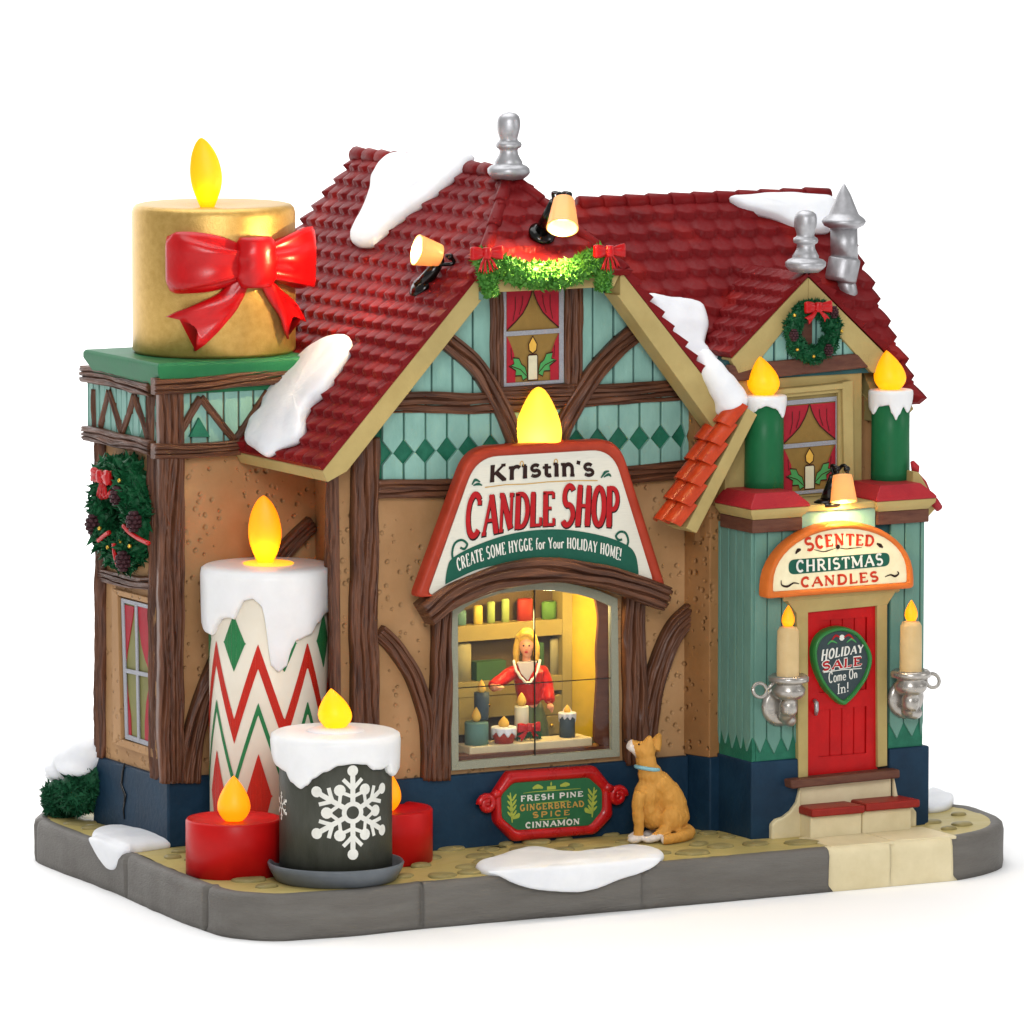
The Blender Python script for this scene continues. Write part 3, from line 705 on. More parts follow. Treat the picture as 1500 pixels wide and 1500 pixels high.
for q_ in ([[(180,885),(196,889),(194,905),(190,930),(186,955),(184,975)],[(220,890),(202,888),(203,915),(207,945),(212,965),(219,985)],[(184,985),(187,1020),(191,1050),(192,1084),(186,1082)],[(219,1000),(214,1030),(212,1060),(212,1090),(221,1092)]]): quadart('curtain','curtain',[q_],Xp,.014,wo,offx)
frameart('frame','glitter',[(177,876),(221,887),(222,1095),(183,1082)],[(181,883),(218,892),(219,1087),(187,1076)],MP(Xp,.03,offx),wo)
quadart('muntin','glitter',[[(197,885),(200,886),(204,1086),(201,1085)]],Xp,.034,wo,offx); quadart('muntin','glitter',[[(182,979),(221,987),(221,993),(182,985)]],Xp,.036,wo,offx)
# --- main shop window
fo=[(662,1129),(658,897),(673,883),(700,867),(733,855),(783,851),(817,852),(850,858),(877,865),(905,877),(908,1108)]
fi=[(672,1116),(671,901),(682,890),(702,879),(735,869),(783,864),(817,866),(848,871),(873,878),(895,888),(897,1098)]
Yp=lambda a,b,e: Y(a,b,-.06-e)
sw=thing0=bpy.data.objects.new('x',None); bpy.data.objects.remove(sw)
sw=frameart('window','frame',fo,fi,MP(Yp,.06,(0,.09,0)),P); sw['label']='large arched shop window with four panes'
quadart('muntin','blackm',[[(782.2,864),(783.8,864),(784.8,1108),(783.2,1108)]],Yp,.032,sw,(0,.02,0)); quadart('muntin','blackm',[[(671,1007.4),(897,992.4),(897,993.8),(671,1008.8)]],Yp,.03,sw,(0,.02,0))
mb=MB(); mb.prism([Yp(a,b,.01) for a,b in fi],(0,.012,0)); mb.build('pane','glass',sw)
# --- room behind the window
def rm(mb,a,b): mb.box(a,b)
mb=MB(); rm(mb,(-1.6,2.2,.7),(3.9,2.3,4.4)); mb.build('inner_wall','wallyel',P)
mb=MB(); rm(mb,(-1.6,.12,4.3),(3.9,2.2,4.4)); rm(mb,(-1.6,.12,.6),(3.9,2.2,.72)); rm(mb,(-1.7,.12,.6),(-1.6,2.3,4.4)); rm(mb,(3.8,.12,.6),(3.9,2.3,4.4)); mb.build('inner_wall','shelfback',P)
mb=MB(); jamb=crom([Y(a,b,.2) for a,b in ((868,862),(874,885),(877,910),(874,950),(875,990),(873,1030),(871,1065),(872,1085),(880,1092),(898,1108))],5)
jr=[V3((p.x,p.y,p.z)) for p in jamb]+[V3((3.0,.2,1.1)),V3((3.0,.2,4.1))]
mb.prism(jr,(0,.06,0)); mb.build('inner_wall','trimbrown',P)
mb=MB(); mb.prism([Y(a,b,.18) for a,b in ((655,1109),(905,1091),(905,1120),(655,1140))],(0,.3,0)); mb.build('inner_wall','trimbrown',P)
# jerkinhead / hip roof pieces
RZ=9.7; RX=.25; al=math.atan(1.15); ca,sa=math.cos(al),math.sin(al)
yf=-.78; yr=.55; hv=(RZ-8.42)/sa   # slope distance where the hip ends
all_=math.atan(1.06); cal,sal=math.cos(all_),math.sin(all_); hvl=(RZ-8.42)/sal
LVm=(RZ-5.74)/sal
Nl=V3((-sal,0,cal)); PLO=V3((RX,0,RZ))
tiles((RX,0,RZ),(0,1,0),(-cal,0,-sal),lambda v: yr+(yf-yr)*min(1,v/hvl),lambda v:5.35,LVm,P,tw=.31,th=.27,sd=2)
tiles((RX,0,RZ),(0,1,0),(ca,0,-sa),lambda v: yr+(yf-yr)*min(1,v/hv),lambda v:5.35,(RZ-6.1)/sa,P,tw=.34,th=.3,sd=5)
hb=V3((0,yf-yr,8.42-RZ)); hl=hb.length; hd=hb.normalized(); hw=hv*ca; hwl=hvl*cal
tiles((RX,yr,RZ),(1,0,0),hd,lambda v:-hwl*v/hl-.02,lambda v:hw*v/hl+.02,hl+.12,P,tw=.42,th=.3,t=.08,v0=.02,sd=8)
ridgecaps((RX,yr-.1,RZ+.05),(RX,5.4,RZ+.05),12,.13,P)
for s in (-hwl,hw): ridgecaps((RX,yr,RZ+.03),(RX+s,yf,8.44),4,.105,P)
# boards under the roof edges
def slab(pts,off,mat='cream',name='bargeboard',bevel=.015): mb=MB(); mb.prism([V3(p) for p in pts],off); return mb.build(name,mat,P,bevel=bevel)
tk=.28
xl,xr=RX-(RZ-5.74)/1.06,RX+(RZ-6.1)/1.15; xh=1.28/1.15
dz=.02
xhl=1.28/1.06
slab([(RX-xhl,yf,8.42-dz),(xl,yf,5.74-dz),(xl+.09,yf,5.56),(xl+.4,yf,5.7),(RX-xhl+.05,yf,8.42-dz-.34),(RX-xhl,yf,8.42-dz-.34)],(0,.42,0))
slab([(RX+xh,yf,8.42-dz),(xr,yf,6.1-dz),(xr-.15,yf,6.1-dz-.27),(xr-.4,yf,6.1-dz-.12),(RX+xh-.05,yf,8.42-dz-.36),(RX+xh,yf,8.42-dz-.36)],(0,.42,0))
slab([(RX-xhl,yf,8.35),(RX+xh,yf,8.35),(RX+xh-.1,yf,8.16),(RX-xhl+.1,yf,8.16)],(0,.5,0))
slab([(xl,yf+.42,5.74-dz),(xl+.09,yf+.42,5.56),(xl+.4,yf+.42,5.7),(xl+.4,yf+.42,6.1)],(0,2.4,0),name='eaves_board')
# --- right roof (ridge along x)
be=math.atan(1.099); cb,sb=math.cos(be),math.sin(be); RY,RZ2=1.9,9.12
xv=lambda v:RX+(RZ-(RZ2-v*sb))/1.15-.12
vm=(RZ2-6.75)/sb; tiles((0,RY,RZ2),(1,0,0),(0,-cb,-sb),xv,lambda v:6.5,vm,P,tw=.37,th=.36,t=.1,sc=.1,sd=11)
tiles((0,RY,RZ2),(1,0,0),(0,-cb,-sb),lambda v:5.93,lambda v:6.5,(RZ2-6.2)/sb,P,tw=.37,th=.36,t=.1,sc=.1,sd=11,v0=vm)
tiles((0,RY,RZ2),(1,0,0),(0,-cb,-sb),xv,lambda v:3.3,(RZ2-6.3)/sb,P,tw=.37,th=.36,t=.1,sc=.1,sd=11,v0=vm)
tiles((0,RY,RZ2),(1,0,0),(0,cb,-sb),xv,lambda v:6.5,2.5,P,tw=.8,th=.6,sd=12)
ridgecaps((6.5,RY,RZ2+.03),(2.2,RY,RZ2+.03),11,.13,P)
slab([(6.42,RY,RZ2-.05),(6.42,-.72,6.2-.08),(6.42,-.5,5.98),(6.42,-.2,6.05),(6.42,RY,8.75)],(-.6,0,0))
slab([(5.8,-.72,6.12),(5.8,-.5,5.95),(5.8,.1,5.95),(5.8,.1,6.5)],(.55,0,0),name='eaves_board')
# --- small right gable
GX,GZ=4.53,8.2; ga=math.atan(.88); cg,sg=math.cos(ga),math.sin(ga); gy=-.8
yb=lambda v:1.9-(9.12-(GZ-v*sg))*.91+.15
tiles((GX,0,GZ),(0,1,0),(-cg,0,-sg),lambda v:gy,yb,1.75,P,tw=.27,th=.26,sd=14)
tiles((GX,0,GZ),(0,1,0),(cg,0,-sg),lambda v:gy,yb,1.95,P,tw=.27,th=.26,sd=15)
gl,gr=GX-1.75*cg,GX+1.95*cg; zl,zr2=GZ-1.75*sg,GZ-1.95*sg
slab([(GX,gy,GZ-.03),(gl,gy,zl-.03),(gl+.12,gy,zl-.25),(gl+.36,gy,zl-.2),(GX,gy,GZ-.36)],(0,.3,0))
slab([(GX,gy,GZ-.03),(gr,gy,zr2-.05),(gr-.12,gy,zr2-.25),(gr-.36,gy,zr2-.2),(GX,gy,GZ-.36)],(0,.3,0))
slab([(gl+.02,gy+.3,zl-.05),(gl+.12,gy+.3,zl-.25),(gl+.36,gy+.3,zl-.2),(gl+.36,gy+.3,zl+.2)],(0,.9,0),name='eaves_board')
mb=MB(); mb.prism([(GX-1.35,-.7,6.7),(GX+1.3,-.7,6.7),(GX+1.3,-.7,6.95),(GX,-.7,8.15),(GX-1.35,-.7,6.95)],(0,.5,0)); mb.build('wall','teald',P)
boards(GX-1.25,GX+1.25,.24,c(6.78),lambda x:GZ-.25-.88*abs(x-GX),-.7,'teal',seed=12,th=.04)
mb=MB(); mb.box((GX-.09,-.76,6.9),(GX+.09,-.7,7.9)); mb.build('beam','trimbrown',P)
mb=MB(); mb.prism([Y(1068,560,-.8),Y(1278,538,-.8),Y(1278,516,-.8),Y(1068,535,-.8)],(0,.3,0)); mb.build('beam','trimbrown',P,bevel=.02)
# upper storey front around the dormer window
yd=-.66
mb=MB(); mb.prism([Y(1062,735,yd),Y(1262,722,yd),Y(1262,545,yd),Y(1062,560,yd)],(0,.5,0)); mb.build('wall','cream',P,label='olive-cream wall round the dormer window')
mb=MB(); a1,a2=Y(1262,545,yd),Y(1262,722,yd); mb.prism([a1,a2,a2+V3((.5,.85,0)),a1+V3((.5,.85,0))],(-.1,.02,0)); mb.build('wall','teald',P)
Yd=lambda a,b,e: Y(a,b,yd-e)
dwo=[(1130,575),(1238,565),(1238,735),(1130,745)]; dwi=[(1142,583),(1228,575),(1228,735),(1142,745)]
dw=frameart('window','cream',dwo,dwi,MP(Yd,.10,(0,.1,0)),P); dw['label']='dormer window with red curtains and printed candle'
mb=MB(); mb.prism([Yd(1234,560,.16),Yd(1250,557,.16),Yd(1252,728,.16),Yd(1238,730,.16)],(0,.2,0)); mb.build('beam','cream',P,bevel=.02)
mb=MB(); mb.prism([Yd(1125,572,.18),Yd(1236,561,.18),Yd(1236,570,.18),Yd(1125,580,.18)],(0,.2,0)); mb.build('beam','cream',P,bevel=.02)
# printed window card: shared design placed in a px quad
def card(parent,f,x0,y0,x1,y1,sl,off,holly=True):
    """x0,y0..x1,y1 px box of the card on its plane at its left edge; sl = px rise to the right"""
    def g(u,v,e): px=x0+(x1-x0)*u; return f(px,y0+(y1-y0)*v-sl*u,e)
    def qa(name,mat,pls,e): return quadart(name,mat,pls,g,e,parent,off)
    qa('pane','panecard',[[(0,0),(1,0),(1,1),(0,1)]],.0)
    def lay(name,mat,pls,e):
        for k,pl in enumerate(pls): MB().add([g(a,b,e+.0008*(k%4)) for a,b in pl],[tuple(range(len(pl)))]).build(name,mat,parent,fixn=False)
    cv=lambda s:[(.08,.06),(.49,.06),(.47,.12),(.42,.2),(.34,.29),(.22,.37),(.08,.45)] if s<0 else [(.92,.06),(.51,.06),(.53,.12),(.58,.2),(.66,.29),(.78,.37),(.92,.45)]
    lay('curtain','curtain',[cv(-1),cv(1),[(.08,.5),(.14,.58),(.2,.68),(.22,.8),(.22,.97),(.08,.97)],[(.92,.5),(.86,.58),(.8,.68),(.78,.8),(.78,.97),(.92,.97)]],.012)
    A=Art()
    A.stroke([(.495,.06),(.47,.12),(.42,.2),(.34,.29),(.22,.37),(.08,.45)],.014); A.stroke([(.505,.06),(.53,.12),(.58,.2),(.66,.29),(.78,.37),(.92,.45)],.014)
    for s in (0,1):
        for q in ([(.22,.12),(.22,.24),(.18,.36)],[(.34,.12),(.33,.2),(.28,.3)],[(.15,.62),(.16,.74)]): A.stroke([(a if not s else 1-a,b) for a,b in q],.01)
    A.stroke([(.44,.70),(.56,.70),(.58,.72),(.58,.95),(.42,.95),(.42,.72)],.012,closed=True)
    A.stroke([(.5,.52),(.43,.6),(.44,.66),(.5,.69),(.56,.66),(.57,.6)],.012,closed=True)
    mb=MB()
    for k,(pl,lv) in enumerate(A.polys): mb.add([g(a,b,.019+.0005*(k%5)) for a,b in pl],[tuple(range(len(pl)))])
    mb.build('outline','line',parent,fixn=False)
    lay('printed_candle','cardcandle',[[(.43,.71),(.57,.71),(.57,.95),(.43,.95)]],.0165)
    lay('printed_flame','cardflame',[[(.5,.525),(.44,.6),(.45,.655),(.5,.685),(.55,.655),(.56,.6)]],.0165)
    if holly:
        L=[(.42,.92),(.34,.95),(.32,.9),(.22,.9),(.23,.85),(.12,.8),(.2,.78),(.18,.72),(.28,.73),(.32,.79),(.38,.82)]
        lay('printed_holly','leafprint',[L,[(1-a,b-.03) for a,b in L]],.0165)
        for Q_,v_ in ((L,[(.42,.92),(.3,.84),(.15,.8)]),([(1-a,b-.03) for a,b in L],[(.58,.89),(.7,.81),(.85,.77)])):
            B_=Art(); B_.stroke(Q_,.01,closed=True); B_.stroke(v_,.01)
            mb=MB()
            for k,(pl,lv) in enumerate(B_.polys): mb.add([g(a,b,.0205+.0005*(k%5)) for a,b in pl],[tuple(range(len(pl)))])
            mb.build('outline','line',parent,fixn=False)
    o=[(0,0),(1,0),(1,1),(0,1)];i=[(.075,.05),(.925,.05),(.925,.965),(.075,.965)]
    frameart('frame','glitter',o,i,MP(g,.026,off),parent); qa('muntin','glitter',[[(.07,.46),(.93,.46),(.93,.505),(.07,.505)]],.028)
Ya=lambda a,b,e: Y(a,b,-.1-e)
aw=quadart('window','line',[[(732,409),(832,405),(832,571),(732,574)]],Ya,-.02,P,(0,.03,0)); aw['label']='attic window in the main gable with red curtains and printed candle'
card(aw,Ya,735,418,826,567,6,(0,.02,0))
card(dw,(lambda a,b,e: Y(a,b,yd-.03-e)),1141,588,1231,727,8,(0,.02,0))
# --- right wing: boards, corner pedestals, door bay
wy=-1.4
mb=MB(); mb.box((3.26,wy,1.0),(6.15,3,4.55)); mb.build('wall','teald',P)
zj=Y(1103,1085,wy).z
JB=dict(tip=.0)
def jag(x0,x1,w,y,ax,seed):
    random.seed(seed); x=x0; mb=MB()
    while x<x1-.02:
        xe=min(x1,x+w*random.uniform(.85,1.15)); a,b=x+.009,xe-.009; m=(a+b)/2+random.uniform(-.03,.03); z=zj+random.uniform(-.04,.06)
        pl=[(a,z+.04),(m,z-.18),(b,z+.04),(b,4.6),(a,4.6)]
        if ax=='y': mb.prism([(p,y-.06,q) for p,q in pl],(0,.06,0))
        else: mb.prism([(y-.06,p,q) for p,q in pl],(.06,0,0))
        x=xe
    return mb.build('siding','tealw',P,bevel=.012)
xd0,xd1=Y(1168,1000,wy).x,Y(1300,1000,wy).x
jag(3.24,xd0,.24,wy,'y',3); jag(xd1,6.17,.24,wy,'y',5); jag(wy-.04,-.45,.22,3.26,'x',6)
MB().prism([(3.225,wy-.03,1.1),(3.225,-.4,1.1),(3.225,-.4,zj+.1),(3.225,wy-.03,zj+.1)],(.06,0,0)).build('siding_band','green',P); MB().box((3.29,wy-.035,1.1),(xd0,wy,zj+.1)).build('siding_band','green',P); MB().box((xd1,wy-.035,1.1),(6.16,wy,zj+.1)).build('siding_band','green',P)
def ped(x0,x1,y0,y1,zt0):
    o=MB(); o.box((x0+.05,y0+.07,zt0),(x1-.02,y1,zt0+.2)); o.build('cornice','trimbrown',P,bevel=.015,label='brown band')
    o=MB(); R=lambda e,z:[V3((x0-e,y0-e,z)),V3((x1+e,y0-e,z)),V3((x1+e,y1,z)),V3((x0-e,y1,z))]
    o.loft([R(-.05,zt0+.2),R(-.02,zt0+.24),R(.03,zt0+.3),R(.04,zt0+.36)],smooth=False); o.build('cornice','cream',P,bevel=.012,label='cream moulding')
    o=MB(); o.loft([R(.04,zt0+.36),R(.05,zt0+.39),R(.02,zt0+.43),R(-.13,zt0+.58)],smooth=False); o.build('pedestal_cap','capred',P,bevel=.02)
ped(3.1,4.02,-1.62,-.6,4.53)
ped(5.24,6.2,-1.62,-.7,4.53)
mb=MB(); mb.box((4.0,-1.5,4.2),(5.28,-1.35,4.8)); mb.build('wall','teal',P,bevel=.01,label='smooth pale teal panel above the scented candles sign')
mb=MB(); mb.box((3.95,-1.6,4.8),(5.3,-.6,4.9)); mb.build('ledge','cream',P,bevel=.02)
mb=MB(); pl=[(1338,690),(1347,692),(1374,742),(1358,760),(1346,764),(1334,764)]; mb.prism([Y(a,b,-1.3) for a,b in pl],(0,.5,0)); mb.build('eaves_board','cream',P,bevel=.02)
MB().tube([Y(1336,676,-1.2),Y(1341,686,-1.2),Y(1344,692,-1.2)],[.03,.07,.03],n=10).build('roof_tile','capred',P); MB().tube([Y(1344,695,-1.2),Y(1352,708,-1.2),Y(1360,722,-1.2)],[.03,.06,.04],n=10).build('roof_tile','capred',P); MB().tube([Y(1360,724,-1.3),Y(1368,735,-1.3),Y(1376,745,-1.3)],[.04,.075,.06],n=10).build('roof_tile','capred',P)
# lean-to rake on the left of the wing
yA,yB=-1.12,-.47
t0,t1=Y(1092,596,yA),Y(1002,772,yA); dv=(t1-t0); LVr=dv.length; dn=dv.normalized()
nu_=V3((-dn.z,0,dn.x)); nu_=nu_ if nu_.z>0 else -nu_
tm=MB(); rows=6; rh=LVr/rows
for r_ in range(rows-1,-1,-1):
    for c_ in (1,0):
        wv=.38; y0_=yA-.03+c_*.31; j1,j2=random.uniform(-.02,.02),random.uniform(-.02,.03)
        def ft(a,b,y0_=y0_,r_=r_,j1=j1,j2=j2):
            s_=(r_-.12+b*1.2)*rh+j1; hgt=.05+.09*b+.11*math.sin(PI*a)**.8+j2*(a-.5)
            return t0+dn*s_+V3((0,y0_-yA+a*wv,0))+nu_*hgt
        n_=len(tm.v); tm.grid(ft,10,6)
        def fu(a,b,ft=ft): return ft(a,b)-nu_*.06
        tm.grid(fu,10,6)
        vs2=[ft(i/10,1) for i in range(11)]+[fu(i/10,1) for i in range(11)]; tm.add(vs2,[(i,i+1,12+i,11+i) for i in range(10)])
        for aa in (0,1): vs2=[ft(aa,i/6) for i in range(7)]+[fu(aa,i/6) for i in range(7)]; tm.add(vs2,[(i,i+1,8+i,7+i) for i in range(6)])
tm.build('roof_tiles','roof_lit',P)
nn=V3((dn.z,0,-dn.x));
if nn.z>0: nn=-nn
slab([t0+nn*.04,t1+nn*.04,t1+nn*.24-dn*.02,t0+nn*.24],(0,yB-yA,0))
# --- door, frame, sill, steps
Yw=lambda a,b,e: Y(a,b,wy-e)
for q in ([(1167,897),(1184,895),(1184,1138),(1170,1140)],[(1285,885),(1300,883),(1300,1122),(1286,1124)]): MB().prism([Yw(a,b,.12) for a,b in q],(0,.12,0)).build('door_frame','cream',P,bevel=.012)
mb=MB(); mb.loft([[Yw(1147,873,.2),Yw(1318,858,.2),Yw(1318,866,.2),Yw(1147,881,.2)],[Yw(1150,874,.0),Yw(1316,860,.0),Yw(1316,868,0),Yw(1150,882,0)]],smooth=False)
mb.prism([Yw(1150,876,.19),Yw(1316,861,.19),Yw(1300,886,.12),Yw(1167,899,.12)],(0,.12,0)); mb.build('door_lintel','cream',P,bevel=.01)
door=MB(); A=(1184,893);
dl,dr=Yw(1183,1000,.06).x,Yw(1286,1000,.06).x; dtop,dbot=Yw(1184,893,.06).z,Yw(1184,1140,.06).z; yy=wy-.06
dw_=dr-dl; dh=dtop-dbot
pan=[(.16,.50,.84,.93),(.16,.12,.84,.40)]
us=[0,.16,.84,1]; vs_=[0,.12,.40,.50,.93,1]
for i in range(3):
    for j in range(5):
        rec=(i==1 and j in (1,3)); y2=yy+(.045 if rec else 0)
        a0,a1,b0_,b1_=dl+us[i]*dw_,dl+us[i+1]*dw_,dbot+vs_[j]*dh,dbot+vs_[j+1]*dh
        if not rec: door.box((a0,y2,b0_),(a1,yy+.06,b1_))
        else:
            for k in range(4):
                e0,e1=a0+(a1-a0)*k/4+.012,a0+(a1-a0)*(k+1)/4-.012
                door.box((e0,y2-.018,b0_),(e1,yy+.06,b1_))
            door.box((a0,y2,b0_),(a1,yy+.06,b1_))
do=door.build('door','door',P,loc=None,label='red panelled shop door')
mb=MB(); mb.tube([Yw(1193,1026,.07),Yw(1196,1030,.14),Yw(1196,1040,.15),Yw(1195,1046,.07)],[.03,.035,.035,.03],n=8); mb.build('handle','silver',do)
mb=MB(); mb.prism([Yw(1158,1143,.28),Yw(1319,1127,.28),Yw(1319,1140,.28),Yw(1160,1156,.28)],(0,.28,0)); mb.build('door_sill','trimbrown',P,bevel=.03)
# steps
mb=MB(); mb.box((3.97,-1.5,-.02),(5.62,-1.2,.80)); mb.build('step_riser','path',P,bevel=.02)
MB().box((3.98,-1.86,-.02),(4.86,-1.3,.33)).build('step','path',P,bevel=.025); MB().box((4.875,-1.86,-.02),(5.72,-1.3,.34)).build('step','path',P,bevel=.025)
for (a,b,z) in ((3.94,4.85,.33),(4.87,5.8,.345)): MB().prism([(a,-1.96,z),(b,-1.98,z),(b-.06,-1.38,z),(a+.02,-1.36,z)],(0,0,.12)).build('step_tread','steptread',P,bevel=.03)
for s,(xa,xb) in enumerate(((4.0,3.5),(5.6,6.0))):
    mb=MB(); mb.loft([[V3((xa+(xb-xa)*t,-1.56,-.03)),V3((xa+(xb-xa)*t,-1.2,-.03)),V3((xa+(xb-xa)*t,-1.2,h)),V3((xa+(xb-xa)*t,-1.56,h))] for t,h in ((0,.78),(.15,.5),(.35,.38),(.6,.3),(.85,.27),(1,.2))],smooth=False); mb.build('step_wing','path',P,bevel=.03)
# chimney pipe and finials (silver)
cpn=V3((0,-sb,cb)); cb0=PL(1242,430,V3((0,RY,RZ2)),V3((0,-sb,cb)))
cy=cb0.y
def C(a,b): return Y(a,b,cy)
mb=MB(); mb.tube([C(1246,445),C(1242,425),C(1236,400)],[.14,.14,.14],n=20); mb.build('chimney_pipe','silver',P)
ch=bpy.data.objects[mb and 'chimney_pipe']
mb=MB(); mb.tube([C(1231,413),C(1231.4,411),C(1232,406),C(1237,381),C(1237.4,379),C(1237.6,377)],[.2,.235,.24,.24,.235,.2],n=24); mb.build('pipe_elbow','silver',ch)
mb=MB(); mb.tube([C(1237,385),C(1236,330)],[.205,.205],n=24); mb.build('pipe_stack','silver',ch)
mb=MB(); b_=C(1236,333); mb.lathe([(.2,-.02),(.3,.03),(.335,.09),(.31,.13),(.23,.19),(.21,.23),(.1,.5),(.02,.64),(0.001,.66)],b_,n=30); mb.build('pipe_cap','silver',ch)
def finial(px,py,y,s,name='finial'):
    mb=MB(); b=Y(px,py,y)
    pr_=[(24,-6),(30,0),(33.5,5),(33.5,12),(29,17),(22,20),(22,24),(18.5,31),(15.5,38),(14.5,44),(15,47),(19.5,50),(20.5,54),(19.5,58),(15,61),(14.5,65),(16.5,72),(18.5,80),(19,88),(18.5,97),(16.5,104),(12,109),(5,111.5),(.5,112)]
    mb.lathe([(r*.0101*(.55*s+.45),h*.0098*s) for r,h in pr_],b,n=30)
    o=mb.build(name,'silver',P)
    for v in o.data.vertices: v.co+=v.normal*.012*fbm(v.co.x*6,v.co.y*6,v.co.z*6)
    return o
finial(745,257,.5,.84); finial(1180,393,-.85,.78)

# ================================================================== THINGS ON AND AROUND THE SHOP
FACE=V3((-sT,-cT,0)); RGT=V3((cT,-sT,0))
def cylp(c,R,phi,z,e=0): return V3((c[0],c[1],0))+FACE*((R+e)*math.cos(phi))+RGT*((R+e)*math.sin(phi))+V3((0,0,z))
def flame(parent,c,h,w,mat,lean=.0,flat_=1.,rot=None,power=0,kind='drop',name='flame',lamp=True):
    pr_={'drop':[(.45,0),(.72,.08),(.93,.2),(1,.32),(.95,.46),(.78,.62),(.52,.78),(.27,.9),(.1,.97),(.01,1)],
         'leaf':[(.42,0),(.5,.04),(.72,.16),(.92,.3),(1,.45),(.95,.6),(.78,.76),(.48,.9),(.2,.975),(.01,1)],
         'bulb':[(.5,0),(.72,.04),(.92,.14),(1,.28),(.98,.42),(.86,.58),(.66,.74),(.44,.88),(.25,.96),(.1,.99),(.01,1)]}[kind]
    c=V3(c); u=RGT; f=FACE; rings=[]; n=26
    for r,t in crom([(a,b,0) for a,b in pr_],3) and [(p.x,p.y) for p in crom([(a,b,0) for a,b in pr_],3)]:
        r=max(r,.005); off=lean*w*(t**2.2)
        rings.append([c+u*(off+r*w*math.cos(2*PI*j/n))+f*(r*w*flat_*math.sin(2*PI*j/n))+V3((0,0,h*t)) for j in range(n)])
    mb=MB(); mb.loft(rings); o=mb.build(name,mat,parent)
    if power:
        l=bpy.data.lights.new('flame_light','POINT'); l.energy=power; l.color=(1,.66,.2) if kind!='bulb' else (1,.85,.5); l.shadow_soft_size=w*.35
        lo=bpy.data.objects.new('flame_light',l); COL.objects.link(lo); lo.location=c+V3((0,0,h*.22))
    return o
def dripcap(parent,c,R,zt,ctrl,t,cx,name='wax_drips',mat='wax',edge=.09):
    """ctrl: (px, py) of the lower edge as read on the front; c=(x,y); zt top z; cx px of the axis"""
    s=pr0(V3((c[0],c[1],zt)))
    K=[]
    for px,py in ctrl:
        f=max(-.995,min(.995,(px-cx)/((R+t)*100))); K.append((math.asin(f),(py-s[1])/99.))
    K.sort(); a0,a1=K[0],K[-1]
    def b(phi):
        if phi<=a0[0] or phi>=a1[0]:
            span=2*PI-(a1[0]-a0[0]); q=((phi-a1[0])%(2*PI))/span; base=a1[1]*(1-q)+a0[1]*q
            return base+.12*math.sin(q*PI*3)*math.sin(q*PI)
        for i in range(len(K)-1):
            if K[i][0]<=phi<=K[i+1][0]:
                q=(phi-K[i][0])/max(1e-6,K[i+1][0]-K[i][0]); q=q*q*(3-2*q); return K[i][1]*(1-q)+K[i+1][1]*q
    n=180; rings=[]
    prof=[(0,0,0),(.5,0,0),(.8,0,0),(.93,-.1,0),(.985,-.35,0),(1.,-1,0)]
    for j in range(9+6): rings.append([])
    for k in range(n):
        phi=-PI+2*PI*k/n; bb=b(phi); col=[]
        for r,dzz,_ in prof: col.append(cylp(c,(R+t)*max(r,.01),phi,zt+dzz*edge))
        col[-1]=cylp(c,R+t,phi,zt-edge)
        for q in (.25,.5,.75): col.append(cylp(c,R+t*(1-.1*q),phi,zt-edge-(bb-edge-.05)*q))
        col+= [cylp(c,R+t*.88,phi,zt-bb+.05),cylp(c,R+t*.72,phi,zt-bb+.02),cylp(c,R+t*.45,phi,zt-bb),cylp(c,R+t*.1,phi,zt-bb+.012),cylp(c,R-.02,phi,zt-bb+.04),cylp(c,R*.9,phi,zt-bb+.06)]
        for j,p in enumerate(col): rings[j].append(p)
    mb=MB(); mb.loft(rings,cap=True); o=mb.build(name,mat,parent)
    return o
def pr0(p):
    d=p-CAM; z=d.dot(FW); return (750+FPX*d.dot(RT)/z,750-FPX*d.dot(UP)/z)
def zat(c,py):
    """height z at which the vertical through c shows at image row py"""
    lo,hi=-2,12
    for _ in range(40):
        m=(lo+hi)/2
        if pr0(V3((c[0],c[1],m)))[1]>py: lo=m
        else: hi=m
    return lo
def xof(px,y):
    return Y(px,700,y).x
def curved(parent,name,mat,c,R,polys,e=.006):
    """2D polygons (s,z) wrapped round a cylinder; polygons are cut in narrow columns first"""
    mb=MB()
    for k,pl in enumerate(polys):
        mb.add([cylp(c,R,s/R,z,e+.0007*(k%4)) for s,z in pl],[tuple(range(len(pl)))])
    return mb.build(name,mat,parent,fixn=False)
def band(f0,f1,s0,s1,ds=.03):
    out=[]; n=max(1,int((s1-s0)/ds))
    for i in range(n):
        a=s0+(s1-s0)*i/n;b=s0+(s1-s0)*(i+1)/n
        if f1(a)-f0(a)>1e-3 or f1(b)-f0(b)>1e-3: out.append([(a,f0(a)),(b,f0(b)),(b,max(f0(b),f1(b))),(a,max(f0(a),f1(a)))])
    return out
# --- gold candle
gc=(-3.3,3.1); gR=1.2; gz0=7.105; gz=zat(gc,298)
g=thing('pillar_candle','large gold pillar candle with red bow on the green cornice of the left wing','candle',(gc[0],gc[1],gz0))
mb=MB(); h=gz-gz0
mb.lathe([(gR*.97,0),(gR,.05),(gR,h*.5),(gR,h-.13),(gR*.985,h-.06),(gR*.95,h-.015),(gR*.9,h),(gR*.4,h-.03),(.3,h-.05),(.01,h-.05)],(gc[0],gc[1],gz0),n=96); mb.build('candle_body','gold',g)
flame(g,(gc[0]-.1,gc[1],gz-.06),1.03,.235,'flame',lean=-.35,flat_=.45,kind='leaf',power=6)
